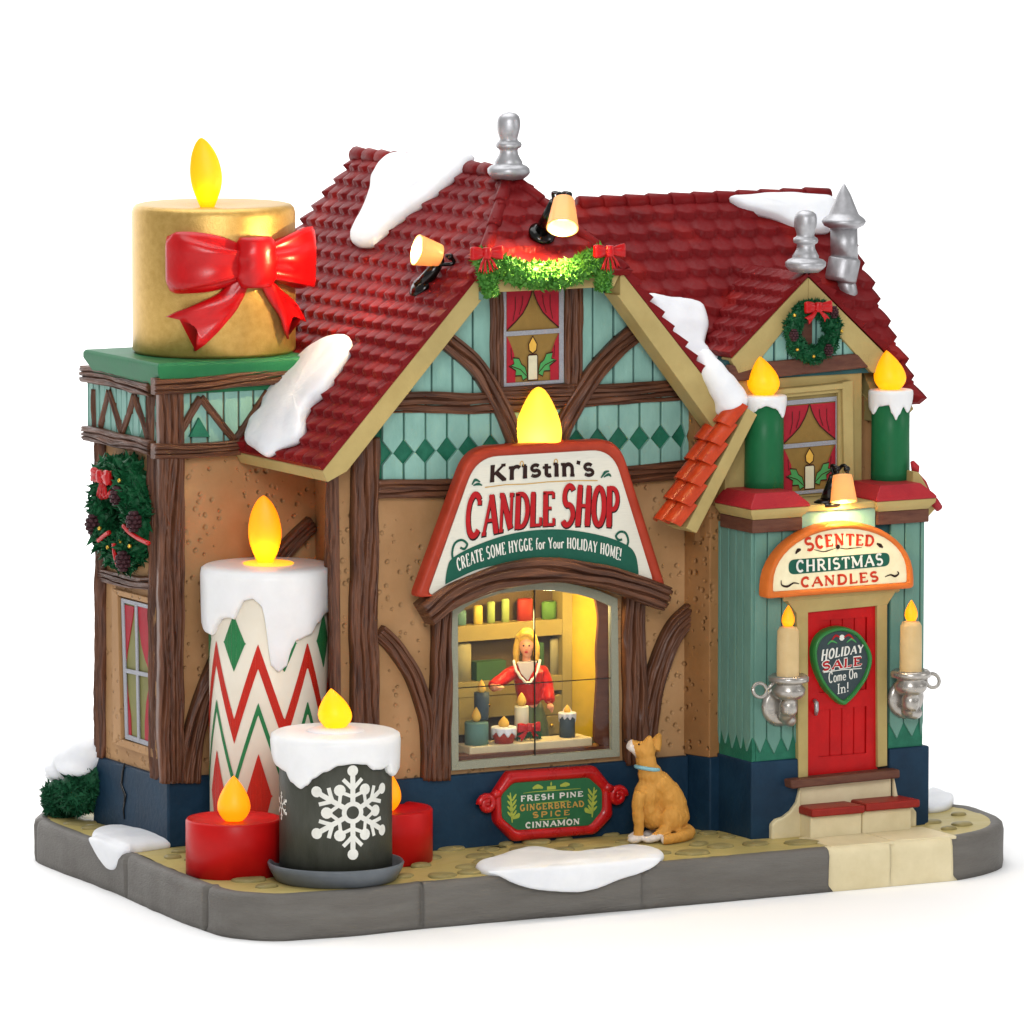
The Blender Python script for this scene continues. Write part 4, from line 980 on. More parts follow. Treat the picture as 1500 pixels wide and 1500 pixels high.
# bow maker
def bow(c,R_,U_,O_,s,parent,mat='bowred',tails=2,wrap=None,det=1,name='bow'):
    c=V3(c);R_=V3(R_);U_=V3(U_);O_=V3(O_)
    be_=(lambda x:-wrap*x*x) if wrap else (lambda x:0)
    mk=MB(); n=28
    for sg in (-1,1):
        rings=[]
        for i in range(19):
            t=i/18; x=.13+.98*t; hh=.16+.30*(t**.75)*(1-.05*t); th=.10+.13*math.sin(min(1,t*1.15)*PI*.62)
            if t>.86: k=(t-.86)/.14; kk=math.sqrt(max(.0,1-k*k*.97)); th*=kk; hh*=(.55+.45*kk); x=.13+.98*(.86+.14*k)
            ring=[]
            for j in range(n):
                a=2*PI*j/n; ca_,sa_=math.cos(a),math.sin(a)
                fold=1+.24*(1-t)**.5*math.sin(a*6+sg)+.07*math.sin(a*4+t*5)
                ex=abs(ca_)**.8*(1 if ca_>0 else -1); ey=abs(sa_)**.7*(1 if sa_>0 else -1)
                ring.append(c+R_*(sg*x*s)+U_*((hh*ey*fold+.06*t*sg*0+.02)*s)+O_*((be_(x)+th*ex*fold+.06)*s))
            rings.append(ring)
        mk.loft(rings)
    loops=mk.build('bow_loops' if det else name,mat,parent) if det else None
    kn=mk if not det else MB(); rings=[]
    for i in range(13):
        t=-1+2*i/12; r=.30*(1-.25*abs(t)**3); hz=t*.34
        rings.append([c+R_*(r*math.cos(2*PI*j/24)*(1+.06*math.sin(t*9+j*.5))*s)+U_*(hz*s+.02*s)+O_*((r*.8*math.sin(2*PI*j/24)+.12)*s) for j in range(24)])
    kn.loft(rings)
    if det: kn.build('bow_knot',mat,parent)
    tl=kn if not det else MB()
    specs=[(-1,[(-.15,-.2),(-.35,-.5),(-.60,-.70),(-.86,-.88)],.56),(1,[(.15,-.2),(.35,-.45),(.56,-.66),(.68,-.86)],.42)] if tails==2 else [(-1,[(-.1,-.2),(-.3,-.6),(-.45,-1.05)],.22),(-1,[(0,-.2),(-.08,-.6),(-.1,-1.15)],.22),(1,[(.05,-.2),(.2,-.6),(.3,-1.1)],.22),(1,[(.12,-.2),(.42,-.5),(.62,-.95)],.22)]
    for sg,path,w in specs:
        pp=crom([(a,b,0) for a,b in path],7); m=len(pp); rings=[]
        for i,p in enumerate(pp):
            t=i/(m-1); d=(pp[min(i+1,m-1)]-pp[max(i-1,0)]).normalized(); nx=V3((-d.y,d.x,0)); ww=w*(.35+.65*t)
            ring=[]
            for v in (-1,-.6,-.2,.2,.6,1):
                q=p+nx*(v*ww/2)+d*( (abs(v)-.5)*.24 if i==m-1 else 0); o=be_(q.x)+.03+.03*math.sin(v*3+t*5); ring.append(c+R_*(q.x*s)+U_*(q.y*s)+O_*((o+.05)*s))
            for v in (1,.6,.2,-.2,-.6,-1):
                q=p+nx*(v*ww/2)+d*((abs(v)-.5)*.24 if i==m-1 else 0); o=be_(q.x)+.03+.03*math.sin(v*3+t*5); ring.append(c+R_*(q.x*s)+U_*(q.y*s)+O_*((o-.02)*s))
            rings.append(ring)
        tl.loft(rings)
    if det: tl.build('bow_tails',mat,parent)
    else: return tl.build(name,mat,parent)
bc=Y(369,385,gc[1]-gR-.02)
bow((bc.x,bc.y,bc.z),(1,0,0),(0,0,1),(0,-1,0),1.07,g,wrap=.34)
# --- tall striped candle
sc_=(-3.44,1.05); sR=.865; sz=zat(sc_,826)
s=thing('pillar_candle','tall cream candle with red and green zigzags and white wax drips, beside the left wing','candle',(sc_[0],sc_[1],0))
mb=MB(); mb.lathe([(sR,0),(sR,sz-.1),(.01,sz-.1)],(sc_[0],sc_[1],0),n=80); mb.build('candle_body','waxcream',s)
ct=[(300,915),(304,922),(312,923),(320,908),(328,897),(340,894),(349,896),(355,882),(364,868),(377,865),(389,873),(396,890),(400,930),(404,960),(417,970),(429,962),(434,940),(443,926),(463,920),(474,905),(485,893),(496,886)]
dripcap(s,sc_,sR,sz,ct,.125,398,edge=.14)
mb=MB(); mb.lathe([(.01,0),(.36,0),(.37,.012),(.36,.02),(.01,.02)],(sc_[0],sc_[1],sz+.002),n=40); mb.build('flame_well','hole',s)
flame(s,(sc_[0]-.05,sc_[1],sz),1.0,.24,'flame_warm',lean=-.1,flat_=.5,kind='leaf',power=10)
# zigzag art: peaks every 72px of unrolled width; lines read on the front
pz=.74/1; pk=math.asin((385-397)/84.5)*sR  # s of a peak near image x 385
pw=.755
def tri(s,ph=0): q=((s-pk)/pw+ph)%1; return abs(2*q-1) # 1 at peak .. 0 valley -> shift
def zg_(top,amp,w): 
    f1=lambda q: top-amp*(1-tri(q)); return (lambda q:f1(q)-w),f1
zt_=lambda py: zat((sc_[0]-sT*.8,sc_[1]-cT*.8),py)
s0,s1=-PI*sR*.62,PI*sR*.62
reds=[];greens=[]
f0,f1=zg_(zt_(942),zt_(942)-zt_(1055),.36); reds+=band(f0,lambda q:f1(q),s0,s1,.02)
f0,f1=zg_(zt_(1028),zt_(1028)-zt_(1142),.18); greens+=band(f0,f1,s0,s1,.02)
zc_=zt_(1165); dreds=band(lambda q:zc_-.62*max(0,2*tri(q)-1)*1.25+.0,lambda q:zc_+.62*max(0,2*tri(q)-1),s0,s1,.02)
zc2=zt_(943); dgreens=band(lambda q:zc2-.42*max(0,1-2*tri(q)),lambda q:zc2+.42*max(0,1-2*tri(q)),s0,s1,.02)
curved(s,'zigzag_red','inkredo',sc_,sR,reds); curved(s,'zigzag_green','inkpink',sc_,sR,greens)
def runs(pls):
    out=[];cur=[]
    for p in pls:
        if cur and abs(p[0][0]-cur[-1][1][0])>1e-6: out.append(cur);cur=[]
        cur.append(p)
    return out+[cur]
zmg=paint('zigzag_green','2C7A48','26703F',rough=.45); zmr=paint('zigzag_red','C02A1C','B42416',rough=.45)
for q_ in runs(dgreens): curved(s,'diamond_print',zmg,sc_,sR,q_)
for q_ in runs(dreds): curved(s,'diamond_print',zmr,sc_,sR,q_)
bpy.data.objects['zigzag_green'].data.materials[0]=zmg; bpy.data.objects['zigzag_red'].data.materials[0]=zmr
# --- snowflake candle on saucer
f_=Z(492,1287,0); fc=(f_.x,f_.y); fR=.80
t_=thing('saucer','shallow round grey saucer under the snowflake candle','saucer',(fc[0],fc[1],0)); 
bpy.data.objects.remove(t_)
mb=MB(); mb.lathe([(.01,-.015),(.80,-.015),(.86,.01),(.95,.17),(.97,.24),(.955,.265),(.93,.25),(.9,.2),(.84,.1),(.6,.09),(.01,.09)],(fc[0],fc[1],0),n=80)
mb.build('saucer','saucer',None,loc=(fc[0],fc[1],0),label='shallow round grey saucer under the snowflake candle',category='saucer')
s=thing('pillar_candle','charcoal candle with white snowflake and dripping white wax, on the grey saucer','candle',(fc[0],fc[1],.1)); fz=zat(fc,1070)
mb=MB(); mb.lathe([(fR,.1),(fR,fz-.1),(.01,fz-.1)],(fc[0],fc[1],0),n=80); mb.build('candle_body','char',s)
ct=[(399,1106),(406,1117),(419,1121),(428,1135),(440,1142),(450,1136),(459,1126),(478,1116),(499,1107),(520,1105),(538,1107),(551,1116),(563,1117),(570,1114),(574,1126),(579,1131),(583,1127)]
dripcap(s,fc,fR,fz,ct,.125,491,edge=.12)
mb=MB(); mb.lathe([(.42,-.01),(.40,.015),(.3,.035),(.24,.05),(.01,.05)],(fc[0],fc[1],fz),n=40); mb.build('wax_top','wax',s)
flame(s,(fc[0],fc[1],fz+.03),.57,.24,'flame',lean=-.25,kind='drop',power=5)
# snowflake art wrapped round the candle
A=Art(); scz=zat((fc[0]-sT*.8,fc[1]-cT*.8),1191); s_c=fR*math.asin((518-492)/80.)
def flake(A,cx,cz,L,k=1,full=True):
    for i in range(6):
        a=math.radians(90+60*i); d=(math.cos(a),math.sin(a)); nrm=(-d[1],d[0]); P_=lambda r,o=0:(cx+d[0]*r*L+nrm[0]*o*L,cz+d[1]*r*L+nrm[1]*o*L)
        sub=[P_(.18+.7*j/8) for j in range(9)]; A.stroke(sub,.11*L,0)
        A.circ(P_(.9),.12*L,0,n=14)
        for o in (-1,1):
            A.stroke([P_(.5),P_(.6,.09*o),P_(.72,.21*o)],.085*L,0)
            if full:
                b=a+math.radians(30*o); e=(cx+math.cos(b)*L*.52,cz+math.sin(b)*L*.52)
                p0=P_(.34); A.stroke([p0,((p0[0]+e[0])/2,(p0[1]+e[1])/2),e],.075*L,0)
        if full:
            b=a+math.radians(30); e=(cx+math.cos(b)*L*.56,cz+math.sin(b)*L*.56); A.circ(e,.125*L,0,n=14)
    A.stroke(arc(cx,cz,.19*L,.19*L,0,345,23),.1*L,0,closed=True)
flake(A,s_c,scz,.66)
B_2=Art(); flake(B_2,-fR*1.22,scz+.02,.2,full=False)
def cut(pls,w=.06):
    """slice polygons into columns no wider than w so they can bend"""
    out=[]
    for pl in pls:
        xs_=[p[0] for p in pl]; a,b=min(xs_),max(xs_); n=max(1,int((b-a)/w+.99))
        for i in range(n):
            lo,hi=a+(b-a)*i/n,a+(b-a)*(i+1)/n; q=pl
            for side,lim in ((1,lo),(-1,hi)):
                r=[]
                for k in range(len(q)):
                    p0,p1=q[k-1],q[k]; i0,i1=(p0[0]-lim)*side>=-1e-9,(p1[0]-lim)*side>=-1e-9
                    if i0!=i1: t=(lim-p0[0])/(p1[0]-p0[0]); r.append((lim,p0[1]+(p1[1]-p0[1])*t))
                    if i1: r.append(p1)
                q=r
                if len(q)<3: break
            if len(q)>=3: out.append(q)
    return out
curved(s,'snowflake_print','inkw',fc,fR,cut([p for p,l in A.polys])); curved(s,'snowflake_print','inkw',fc,fR,cut([p for p,l in B_2.polys]))
# --- red tealights
for (px,py,lab,fl) in ((343,1277,'red tealight candle between the kerb and the tall striped candle','drop'),(564,1258,'red tealight candle half hidden behind the snowflake candle','drop')):
    q=Z(px,py,0); r=.69; zt=zat((q.x,q.y),1198 if px<400 else 1183)
    t=thing('tealight_candle',lab,'candle',(q.x,q.y,0),'red tealight candles')
    mb=MB(); mb.lathe([(r,-.01),(r,zt-.03),(r-.02,zt),(r-.07,zt-.005),(r-.1,zt-.03),(.1,zt-.04),(.01,zt-.04)],(q.x,q.y,0),n=72); mb.build('candle_body','redc',t)
    flame(t,(q.x,q.y,zt-.05),.66,.235,'flame_warm',lean=.0,kind='drop',power=2.5)
# --- green candles on the pedestals
for (px,pb,pt,lab,ct) in ((1119,713,578,'green candle with white drips on the left red pedestal cap, beside the dormer window',[(1083,591),(1088,598),(1094,606),(1100,601),(1106,596),(1118,592),(1132,596),(1137,599),(1141,605),(1145,611),(1149,598)]),
                       (1304,702,570,'green candle with white drips on the right red pedestal cap, at the outer corner',[(1269,600),(1273,606),(1283,593),(1297,591),(1302,603),(1309,613),(1314,605),(1321,594),(1328,603),(1336,589)])):
    q=Z(px,pb,5.11); r=.285; zt=zat((q.x,q.y),pt)
    t=thing('pedestal_candle',lab,'candle',(q.x,q.y,5.11),'green candles on the pedestal caps')
    mb=MB(); mb.lathe([(r*1.02,-.05),(r*1.02,.1),(r,(zt-5.11)*.5),(r,zt-5.11-.05),(.01,zt-5.11-.05)],(q.x,q.y,5.11),n=40); mb.build('candle_body','candlegreen',t)
    dripcap(t,(q.x,q.y),r,zt,ct,.05,px-3 if px<1200 else px-2,edge=.06)
    flame(t,(q.x-.01,q.y,zt-.02),.60,.24,'flame',lean=-.3 if px<1200 else -.25,kind='drop',power=3)
# --- wall sconces with candles
for side,(px,pt) in enumerate(((1153,0),(1339,0))):
    cx=px; yb_=wy-.08; yc=wy-.42
    if side==0: K=dict(f=(1155,893,920),c=(1154,920,995),cup=(1155,997),ring=(1113,1011),pl=(1141,1033)); lab='left'
    else: K=dict(f=(1333,880,912),c=(1334,912,988),cup=(1334,990),ring=(1366,997),pl=(1325,1022)); lab='right'
    sn=thing('wall_sconce','silver wall sconce with ring handle, %s of the red door'%('on the left' if side==0 else 'on the right'),'sconce',Y(K['pl'][0],K['pl'][1],wy),'silver sconces flanking the door')
    mb=MB(); p=Y(K['pl'][0],K['pl'][1],wy-.06); mb.lathe([(.30,0),(.31,.04),(.25,.08),(.16,.1),(.12,.12),(.01,.12)],p,n=32,axis=(0,-1,0),sx=.62 if False else 1); o=mb.build('backplate','chrome',sn)
    for v in o.data.vertices: pass
    cp=Y(K['cup'][0],K['cup'][1],yc)
    mb=MB(); mb.lathe([(.10,-.52),(.13,-.45),(.13,-.34),(.1,-.28),(.18,-.26),(.235,-.2),(.25,-.12),(.2,-.06),(.22,-.03),(.295,-.01),(.3,.05),(.26,.09),(.2,.07),(.01,.06)],cp,n=32); mb.build('cup','chrome',sn)
    mb=MB(); e=cp+V3((0,0,-.44)); mb.tube(crom([p+V3((0,-.08,-.12)),p+V3((.06,-.22,-.2)),e+V3((0,.08,-.1)),e+V3((0,0,-.02)),e+V3((0,0,.1))],4),.1,n=12); mb.build('arm','chrome',sn)
    rp=Y(K['ring'][0],K['ring'][1],yc); d=1 if side else -1
    mb=MB(); mb.tube([rp+V3((.115*math.cos(a),.03*math.sin(a),.1*math.sin(a))) for a in [2*PI*i/20 for i in range(21)]],.027,n=8); mb.tube([rp+V3((-.11*d,0,0)),cp+V3((.2*d,0,.02))],.027,n=8); mb.build('ring_handle','chrome',sn)
    c0=Y(K['c'][0],K['c'][2],yc); c1=Y(K['c'][0],K['c'][1],yc); h=c1.z-c0.z+.03
    tp=thing('taper_candle','slim cream candle with amber flame in the sconce %s of the red door'%('left' if side==0 else 'right'),'candle',c0,'cream candles in the sconces')
    mb=MB(); mb.lathe([(.19,-.05),(.165,0),(.165,h*.5),(.16,h-.08),(.13,h-.02),(.05,h),(.01,h)],c0,n=28); mb.build('candle_body','candlecream',tp)
    flame(tp,(c0.x,c0.y,c0.z+h-.02),.33,.095,'flame_warm',kind='drop',lean=.05,power=.7)
# --- big bulb flame on the sign
sy=-.52
bp_=Y(789,667,sy+.2); bl=thing('flame_bulb','big glowing yellow flame-shaped bulb standing on top of the main sign','bulb',bp_)
flame(bl,bp_,1.0,.335,'flame_hot',kind='bulb',power=30,name='bulb',flat_=.5)
# ================================================================== SIGNS
def rounded(pts,rs,n=6):
    out=[];m=len(pts)
    for i in range(m):
        a,b,c_=V3(pts[i-1]),V3(pts[i]),V3(pts[(i+1)%m]); r=rs[i] if hasattr(rs,'__len__') else rs
        u=(a-b);v=(c_-b); lu=min(r,u.length*.45);lv=min(r,v.length*.45); p=b+u.normalized()*lu;q=b+v.normalized()*lv
        if r<=0: out.append(b); continue
        for k in range(n+1):
            t=k/n; out.append(p*(1-t)**2+b*2*t*(1-t)+q*t*t)
    return out
def rimmed(root,outer,inner,off_y,th,mat_rim,mat_face,rimw=.05,namef='sign_face'):
    """outer/inner matching loops (V3 on plane y); raised rim with a recessed face"""
    n=len(outer); R=[]
    L=lambda P,dy:[V3((p.x,off_y-dy,p.z)) for p in P]
    mid=lambda t:[a.lerp(b,t) for a,b in zip(outer,inner)]
    mb=MB(); mb.loft([L(outer,-th),L(outer,-.02),L(mid(.12),.025),L(mid(.35),.045),L(mid(.65),.045),L(mid(.88),.025),L(inner,-.01)],cap=False)
    o=mb.build('sign_rim',mat_rim,root)
    mb=MB(); mb.prism(L(inner,.0),(0,th,0)); o2=mb.build(namef,mat_face,root)
    return o,o2
# main sign
ms=thing('shop_sign',"cream trapezoid shop sign with red rim reading CANDLE SHOP above the arched window",'sign',Y(790,760,sy))
def bot_(px):   # lower edge follows the lintel arch
    K=[(607,868),(620,886),(650,862),(700,837),(750,824),(800,821),(850,825),(900,838),(960,860),(975,848)]
    return None
rs_=[.12,.36,.36,.12]+[0]*7
o_px=[(607,876),(688,655),(906,642),(976,862)]+[(940,872),(890,850),(840,842),(790,840),(740,843),(695,853),(650,872)]
i_px=[(626,872),(698,670),(897,658),(958,855)]+[(930,868),(885,848),(840,840),(790,838),(742,841),(700,850),(660,868)]
cl=lambda L:rounded([Y(a,b,sy) for a,b in L],rs_,8)
rimmed(ms,cl(o_px),cl(i_px),sy,.16,'signrim','signwhite')
def S(px,py): p=Y(px,py,sy); return (p.x,p.z)
def curve(pts):
    P_=[V3((*S(a,b),0)) for a,b in pts]; C_=crom(P_,8); n=len(C_)-1; Ls=[0]
    for i in range(n): Ls.append(Ls[-1]+(C_[i+1]-C_[i]).length)
    def f(t):
        q=max(0,min(1,t))*Ls[-1]; i=0
        while i<n-1 and Ls[i+1]<q: i+=1
        p=C_[i].lerp(C_[i+1],(q-Ls[i])/max(1e-9,Ls[i+1]-Ls[i]))
        if t<0: p=C_[0]+(C_[1]-C_[0])*(t*n)
        if t>1: p=C_[n]+(C_[n]-C_[n-1])*((t-1)*n)
        return (p.x,p.y)
    return f
mpS=ymap(sy)
A=Art(); text(A,"Kristin's",curve([(715,706),(790,698),(872,697)]),curve([(716,683),(790,675),(871,674)]),w=.3,slab=.16,track=.02,low=1.36); A.build('lettering','inkdark',mpS,ms)
A=Art(); text(A,"CANDLE",curve([(679,790),(730,780),(770,772),(813,770)]),curve([(683,721),(740,722),(813,719)]),w=.15,slab=.06,track=0.,caps={0:1.25}); A.build('lettering','inkred',mpS,ms,base=.012); A=Art()
text(A,"SHOP",curve([(818,772),(860,770),(907,773)]),curve([(824,708),(860,711),(907,713)]),w=.15,slab=.06,track=0.01,caps={0:1.2}); A.build('lettering','inkred',mpS,ms,base=.012)
# dark shadow copy behind the big red letters
A=Art(); text(A,"CANDLE",curve([(680,792),(730,782),(770,773.5),(814,771.5)]),curve([(684,722),(740,723.5),(814,720.5)]),w=.185,slab=.08,track=0.,caps={0:1.25}); A.build('lettering_shadow','inkdark',mpS,ms,base=.003); A=Art()
text(A,"SHOP",curve([(819,773.5),(860,771.5),(908,774.5)]),curve([(825,709),(860,712.5),(908,714.5)]),w=.185,slab=.08,track=0.01,caps={0:1.2}); A.build('lettering_shadow','inkdark',mpS,ms,base=.003)
# green banner
tp=[(652,850),(655,832),(662,818),(692,801),(740,784),(790,776),(840,777),(890,787),(920,800),(931,814),(935,836)]; bt=[(652,856),(658,853),(668,848),(700,834),(742,825),(790,820),(835,822),(878,832),(908,843),(924,848),(935,852)]
mb=MB(); T_=crom([V3((*S(a,b),0)) for a,b in tp],5); B_=crom([V3((*S(a,b),0)) for a,b in bt],5)
for i in range(len(T_)-1): mb.add([mpS(T_[i].x,T_[i].y,.008),mpS(T_[i+1].x,T_[i+1].y,.008),mpS(B_[i+1].x,B_[i+1].y,.008),mpS(B_[i].x,B_[i].y,.008)],[(0,1,2,3)])
mb.build('sign_banner','inkgreen',ms,fixn=False)
A=Art()
sp=lambda L:[tuple(S(a,b)) for a,b in L]
def curl(pts,w,lv=0,tp_=True):
    A.stroke([(p.x,p.y) for p in crom([V3((*S(a,b),0)) for a,b in pts],5)],w,lv,taper=(lambda t:.35+.65*(1-abs(2*t-1)) if tp_ else 1))
A.stroke([(p.x,p.y) for p in crom([V3((*S(a,b),0)) for a,b in [(667,832),(662,812),(666,796),(676,791),(684,797),(680,804),(674,802)]],5)],.035)
A.stroke([(p.x,p.y) for p in crom([V3((*S(a,b),0)) for a,b in [(915,806),(920,793),(916,781),(908,779),(902,785),(906,791),(911,790)]],5)],.035)
for q in ([(691,710),(696,703),(703,706)],[(693,711),(700,709),(706,711)],[(880,700),(886,692),(892,690)],[(884,699),(891,695),(895,698)]): curl(q,.045)
A.build('flourish','inkgreen',mpS,ms)
A=Art(); A.stroke(sp([(710,714),(740,710),(770,709),(800,706),(840,704),(875,704)]),.014)
for q in ((764,680),(814,677)): A.stroke(arc(*S(*q),.028,.045,-40,220,10),.014)
A.build('flourish','inkgold',mpS,ms)
A=Art()
bb=curve([(670,837),(700,824),(745,811),(790,805),(835,804),(880,812),(909,822)]); tt=curve([(667,818),(700,804),(745,792),(790,787),(835,787),(880,794),(911,803)])
text(A,"CREATE SOME HYGGE for Your HOLIDAY HOME!",bb,tt,w=.12,slab=0,track=.06); A.build('lettering','inkw',mpS,ms,base=.014)
# scented candles sign
s2y=wy-.32
s2=thing('shop_sign','half-round sign with orange rim reading SCENTED CHRISTMAS CANDLES over the red door','sign',Y(1230,870,s2y))
bl_,br_=Y(1122,878,s2y),Y(1338,861,s2y); zb_=(bl_.z+br_.z)/2; tz=Y(1228,765,s2y).z; cx_=(bl_.x+br_.x)/2; ax_=(br_.x-bl_.x)/2
def arch(a,b,z0,r):
    P_=[V3((cx_-a,s2y,z0))]+[V3((cx_-a*math.cos(t)*1.0,s2y,z0+.12*(1 if a>1.1 else .8)+(b-.12)*math.sin(t)**.94)) for t in [PI*k/22 for k in range(23)]]+[V3((cx_+a,s2y,z0))]
    return rounded(P_,[r]+[0]*23+[r],4)
rimmed(s2,arch(ax_,tz-zb_,zb_,.07),arch(ax_-.12,tz-zb_-.2,zb_+.1,.03),s2y,.2,'rimorange','signcream')
_s=sy
def mk(y): 
    global sy
    sy=y
mk(s2y); mp2=ymap(s2y)
A=Art(); text(A,"SCENTED",curve([(1180,808),(1205,802),(1230,799),(1258,799),(1281,800)]),curve([(1176,789),(1205,784),(1232,782),(1258,783),(1283,785)]),w=.26,slab=.12,track=.06,caps={0:1.15}); A.build('lettering','inkredo',mp2,s2); A=Art()
text(A,"CANDLES",curve([(1172,860),(1230,856),(1289,851)]),curve([(1172,846),(1230,842),(1288,837)]),w=.3,slab=.15,track=.06); A.build('lettering','inkredo',mp2,s2)
A=Art(); pl=rounded([(*S(1155,842),0),(*S(1303,829),0),(*S(1303,809),0),(*S(1155,820),0)],.11); A.poly([(p.x,p.y) for p in pl]); A.build('sign_banner','inkgreen',mp2,s2,base=.003)
A=Art(); text(A,"CHRISTMAS",curve([(1165,838),(1230,833),(1295,827)]),curve([(1165,821),(1230,817),(1294,810)]),w=.23,slab=.12,track=.06); A.build('lettering','inkw',mp2,s2,base=.012)
A=Art()
for q in ([(1144,850),(1145,857),(1153,859),(1162,854),(1170,855)],[(1296,845),(1304,842),(1311,844),(1316,840),(1314,837)]): curl(q,.035)
for q in ([(1165,811),(1169,806),(1173,805)],[(1284,796),(1289,799),(1293,802)]): curl(q,.06)
for q in ([(1192,805),(1205,808),(1215,806),(1226,802)],[(1226,802),(1238,804),(1248,803),(1262,802)]): curl(q,.02)
A.circ(S(1227,801),.035); A.build('flourish','inkdark',mp2,s2)
# holiday sale badge (teardrop) hanging on the door
s3y=wy-.16
s3=thing('door_badge','green-rimmed slate teardrop sign reading HOLIDAY SALE hung on the red door','sign',Y(1230,970,s3y))
op=[(1234,1033),(1218,1020),(1203,1000),(1193,975),(1191,950),(1200,930),(1218,920),(1236,918),(1256,926),(1270,944),(1277,965),(1270,992),(1255,1015),(1243,1028)]
cxx,cyy=1233,970
ip=[(cxx+(a-cxx)*.87,cyy+(b-cyy)*.87) for a,b in op]
c3=lambda L:crom([Y(a,b,s3y) for a,b in L],4,True)
rimmed(s3,c3(op),c3(ip),s3y,.12,'rimgreen','slate')
mk(s3y); mp3=ymap(s3y)
A=Art(); text(A,"HOLIDAY",curve([(1202,968),(1233,961),(1265,955)]),curve([(1204,952),(1233,948),(1266,944)]),w=.22,slab=.11,track=.05); A.build('lettering','inkw',mp3,s3); A=Art()
text(A,"Come On",curve([(1213,1001),(1235,997),(1256,993)]),curve([(1213,984),(1235,981),(1256,979)]),w=.12,slab=0,track=.02,caps={0:1.1}); A.build('lettering','inkw',mp3,s3); A=Art()
text(A,"In!",curve([(1226,1017),(1244,1013)]),curve([(1226,1002),(1244,998)]),w=.12,slab=.12,track=.04)
A.build('lettering','inkw',mp3,s3); A=Art(); A.circ(S(1233,934),.045); A.build('flourish','inkw',mp3,s3); A=Art(); A.stroke(sp([(1206,985),(1233,981),(1262,979)]),.012); A.build('rule','inkw',mp3,s3)
A=Art(); text(A,"SALE",curve([(1203,983),(1233,978.5),(1264,974)]),curve([(1204,969.5),(1233,965.5),(1264,961)]),w=.5,slab=.24,track=.06); A.build('lettering_edge','inkw',mp3,s3,base=.003)
A=Art(); text(A,"SALE",curve([(1203,982.5),(1233,978),(1264,973.5)]),curve([(1204,970),(1233,966),(1264,962)]),w=.3,slab=.18,track=.06); curl([(1218,938),(1224,931),(1230,934)],.035); curl([(1236,934),(1243,930),(1250,936)],.035); A.build('lettering','inkred',mp3,s3)
A=Art(); curl([(1212,944),(1218,939),(1226,942)],.03); curl([(1240,941),(1247,936),(1254,941)],.03); A.build('flourish','leafprint',mp3,s3)
# fresh pine plaque
s4y=-.2
s4=thing('price_plaque','red-framed green plaque reading FRESH PINE, GINGERBREAD SPICE, CINNAMON on the blue foundation','sign',Y(810,1180,s4y))
op=[(744,1131),(873,1122),(895,1150),(898,1196),(873,1222),(752,1233),(725,1205),(723,1163)]
ip=[(752,1147),(862,1139),(882,1157),(882,1187),(864,1209),(757,1216),(735,1198),(734,1165)]
c4=lambda L:rounded([Y(a,b,s4y) for a,b in L],.06,4)
rimmed(s4,c4(op),c4(ip),s4y,.14,'rimred','plaque')
for (px,py,d) in ((713,1178,-1),(905,1166,1)):
    mb=MB(); p=Y(px,py,s4y-.02); mb.tube([p+V3((.13*(1-i*.035)*math.cos(a),-.0,.13*(1-i*.035)*math.sin(a))) for i,a in enumerate([PI*(1 if d<0 else 0)+d*2*PI*k/14 for k in range(20)])],.055,n=8); mb.tube([p+V3((-.1*d,.02,.1)),p+V3((-.22*d,.02,.16))],.07,n=8); mb.ell(p,(.05,.05,.05)); mb.build('scroll','rimred',s4)
mk(s4y); mp4=ymap(s4y)
A=Art(); text(A,"FRESH PINE",curve([(762,1174),(855,1166)]),curve([(762,1166),(855,1159)]),w=.32,slab=.16,track=.05); A.build('lettering','inkw',mp4,s4); A=Art(); text(A,"CINNAMON",curve([(769,1213),(850,1207)]),curve([(769,1205),(850,1199)]),w=.32,slab=.16,track=.05); A.build('lettering','inkw',mp4,s4)
A=Art(); text(A,"GINGERBREAD",curve([(761,1188),(857,1181)]),curve([(761,1179),(856,1173)]),w=.29,slab=.12,track=.08); A.build('lettering','inkgold',mp4,s4); A=Art(); text(A,"SPICE",curve([(779,1198),(837,1193)]),curve([(779,1190),(837,1186)]),w=.32,slab=.14,track=.12); A.build('lettering','inkgold',mp4,s4)
A=Art()
for (bx,by,d) in ((750,1205,1),(867,1197,-1)):
    curl([(bx,by),(bx-1*d,by-20),(bx-3*d,by-44)],.045)
    for k in range(4): curl([(bx,by-8-k*8),(bx+6*d,by-18-k*8)],.04); curl([(bx,by-8-k*8),(bx-7*d,by-16-k*8)],.04)
    curl([(bx,by-6),(bx+8*d,by-10),(bx+10*d,by-14)],.07)
curl([(780,1155),(787,1152),(795,1154)],.07); curl([(820,1151),(828,1149),(834,1149)],.07)
A.poly(sp([(801,1157),(814,1156),(814,1151),(801,1152)])); curl([(807,1151),(807,1145)],.03); curl([(766,1162),(780,1160),(807,1158),(835,1156),(850,1155)],.014)
A.stroke(sp([(785,1177),(833,1173)]),.01); A.stroke(sp([(790,1201),(830,1198)]),.01)
A.build('flourish','inkolive',mp4,s4)
mk(_s)
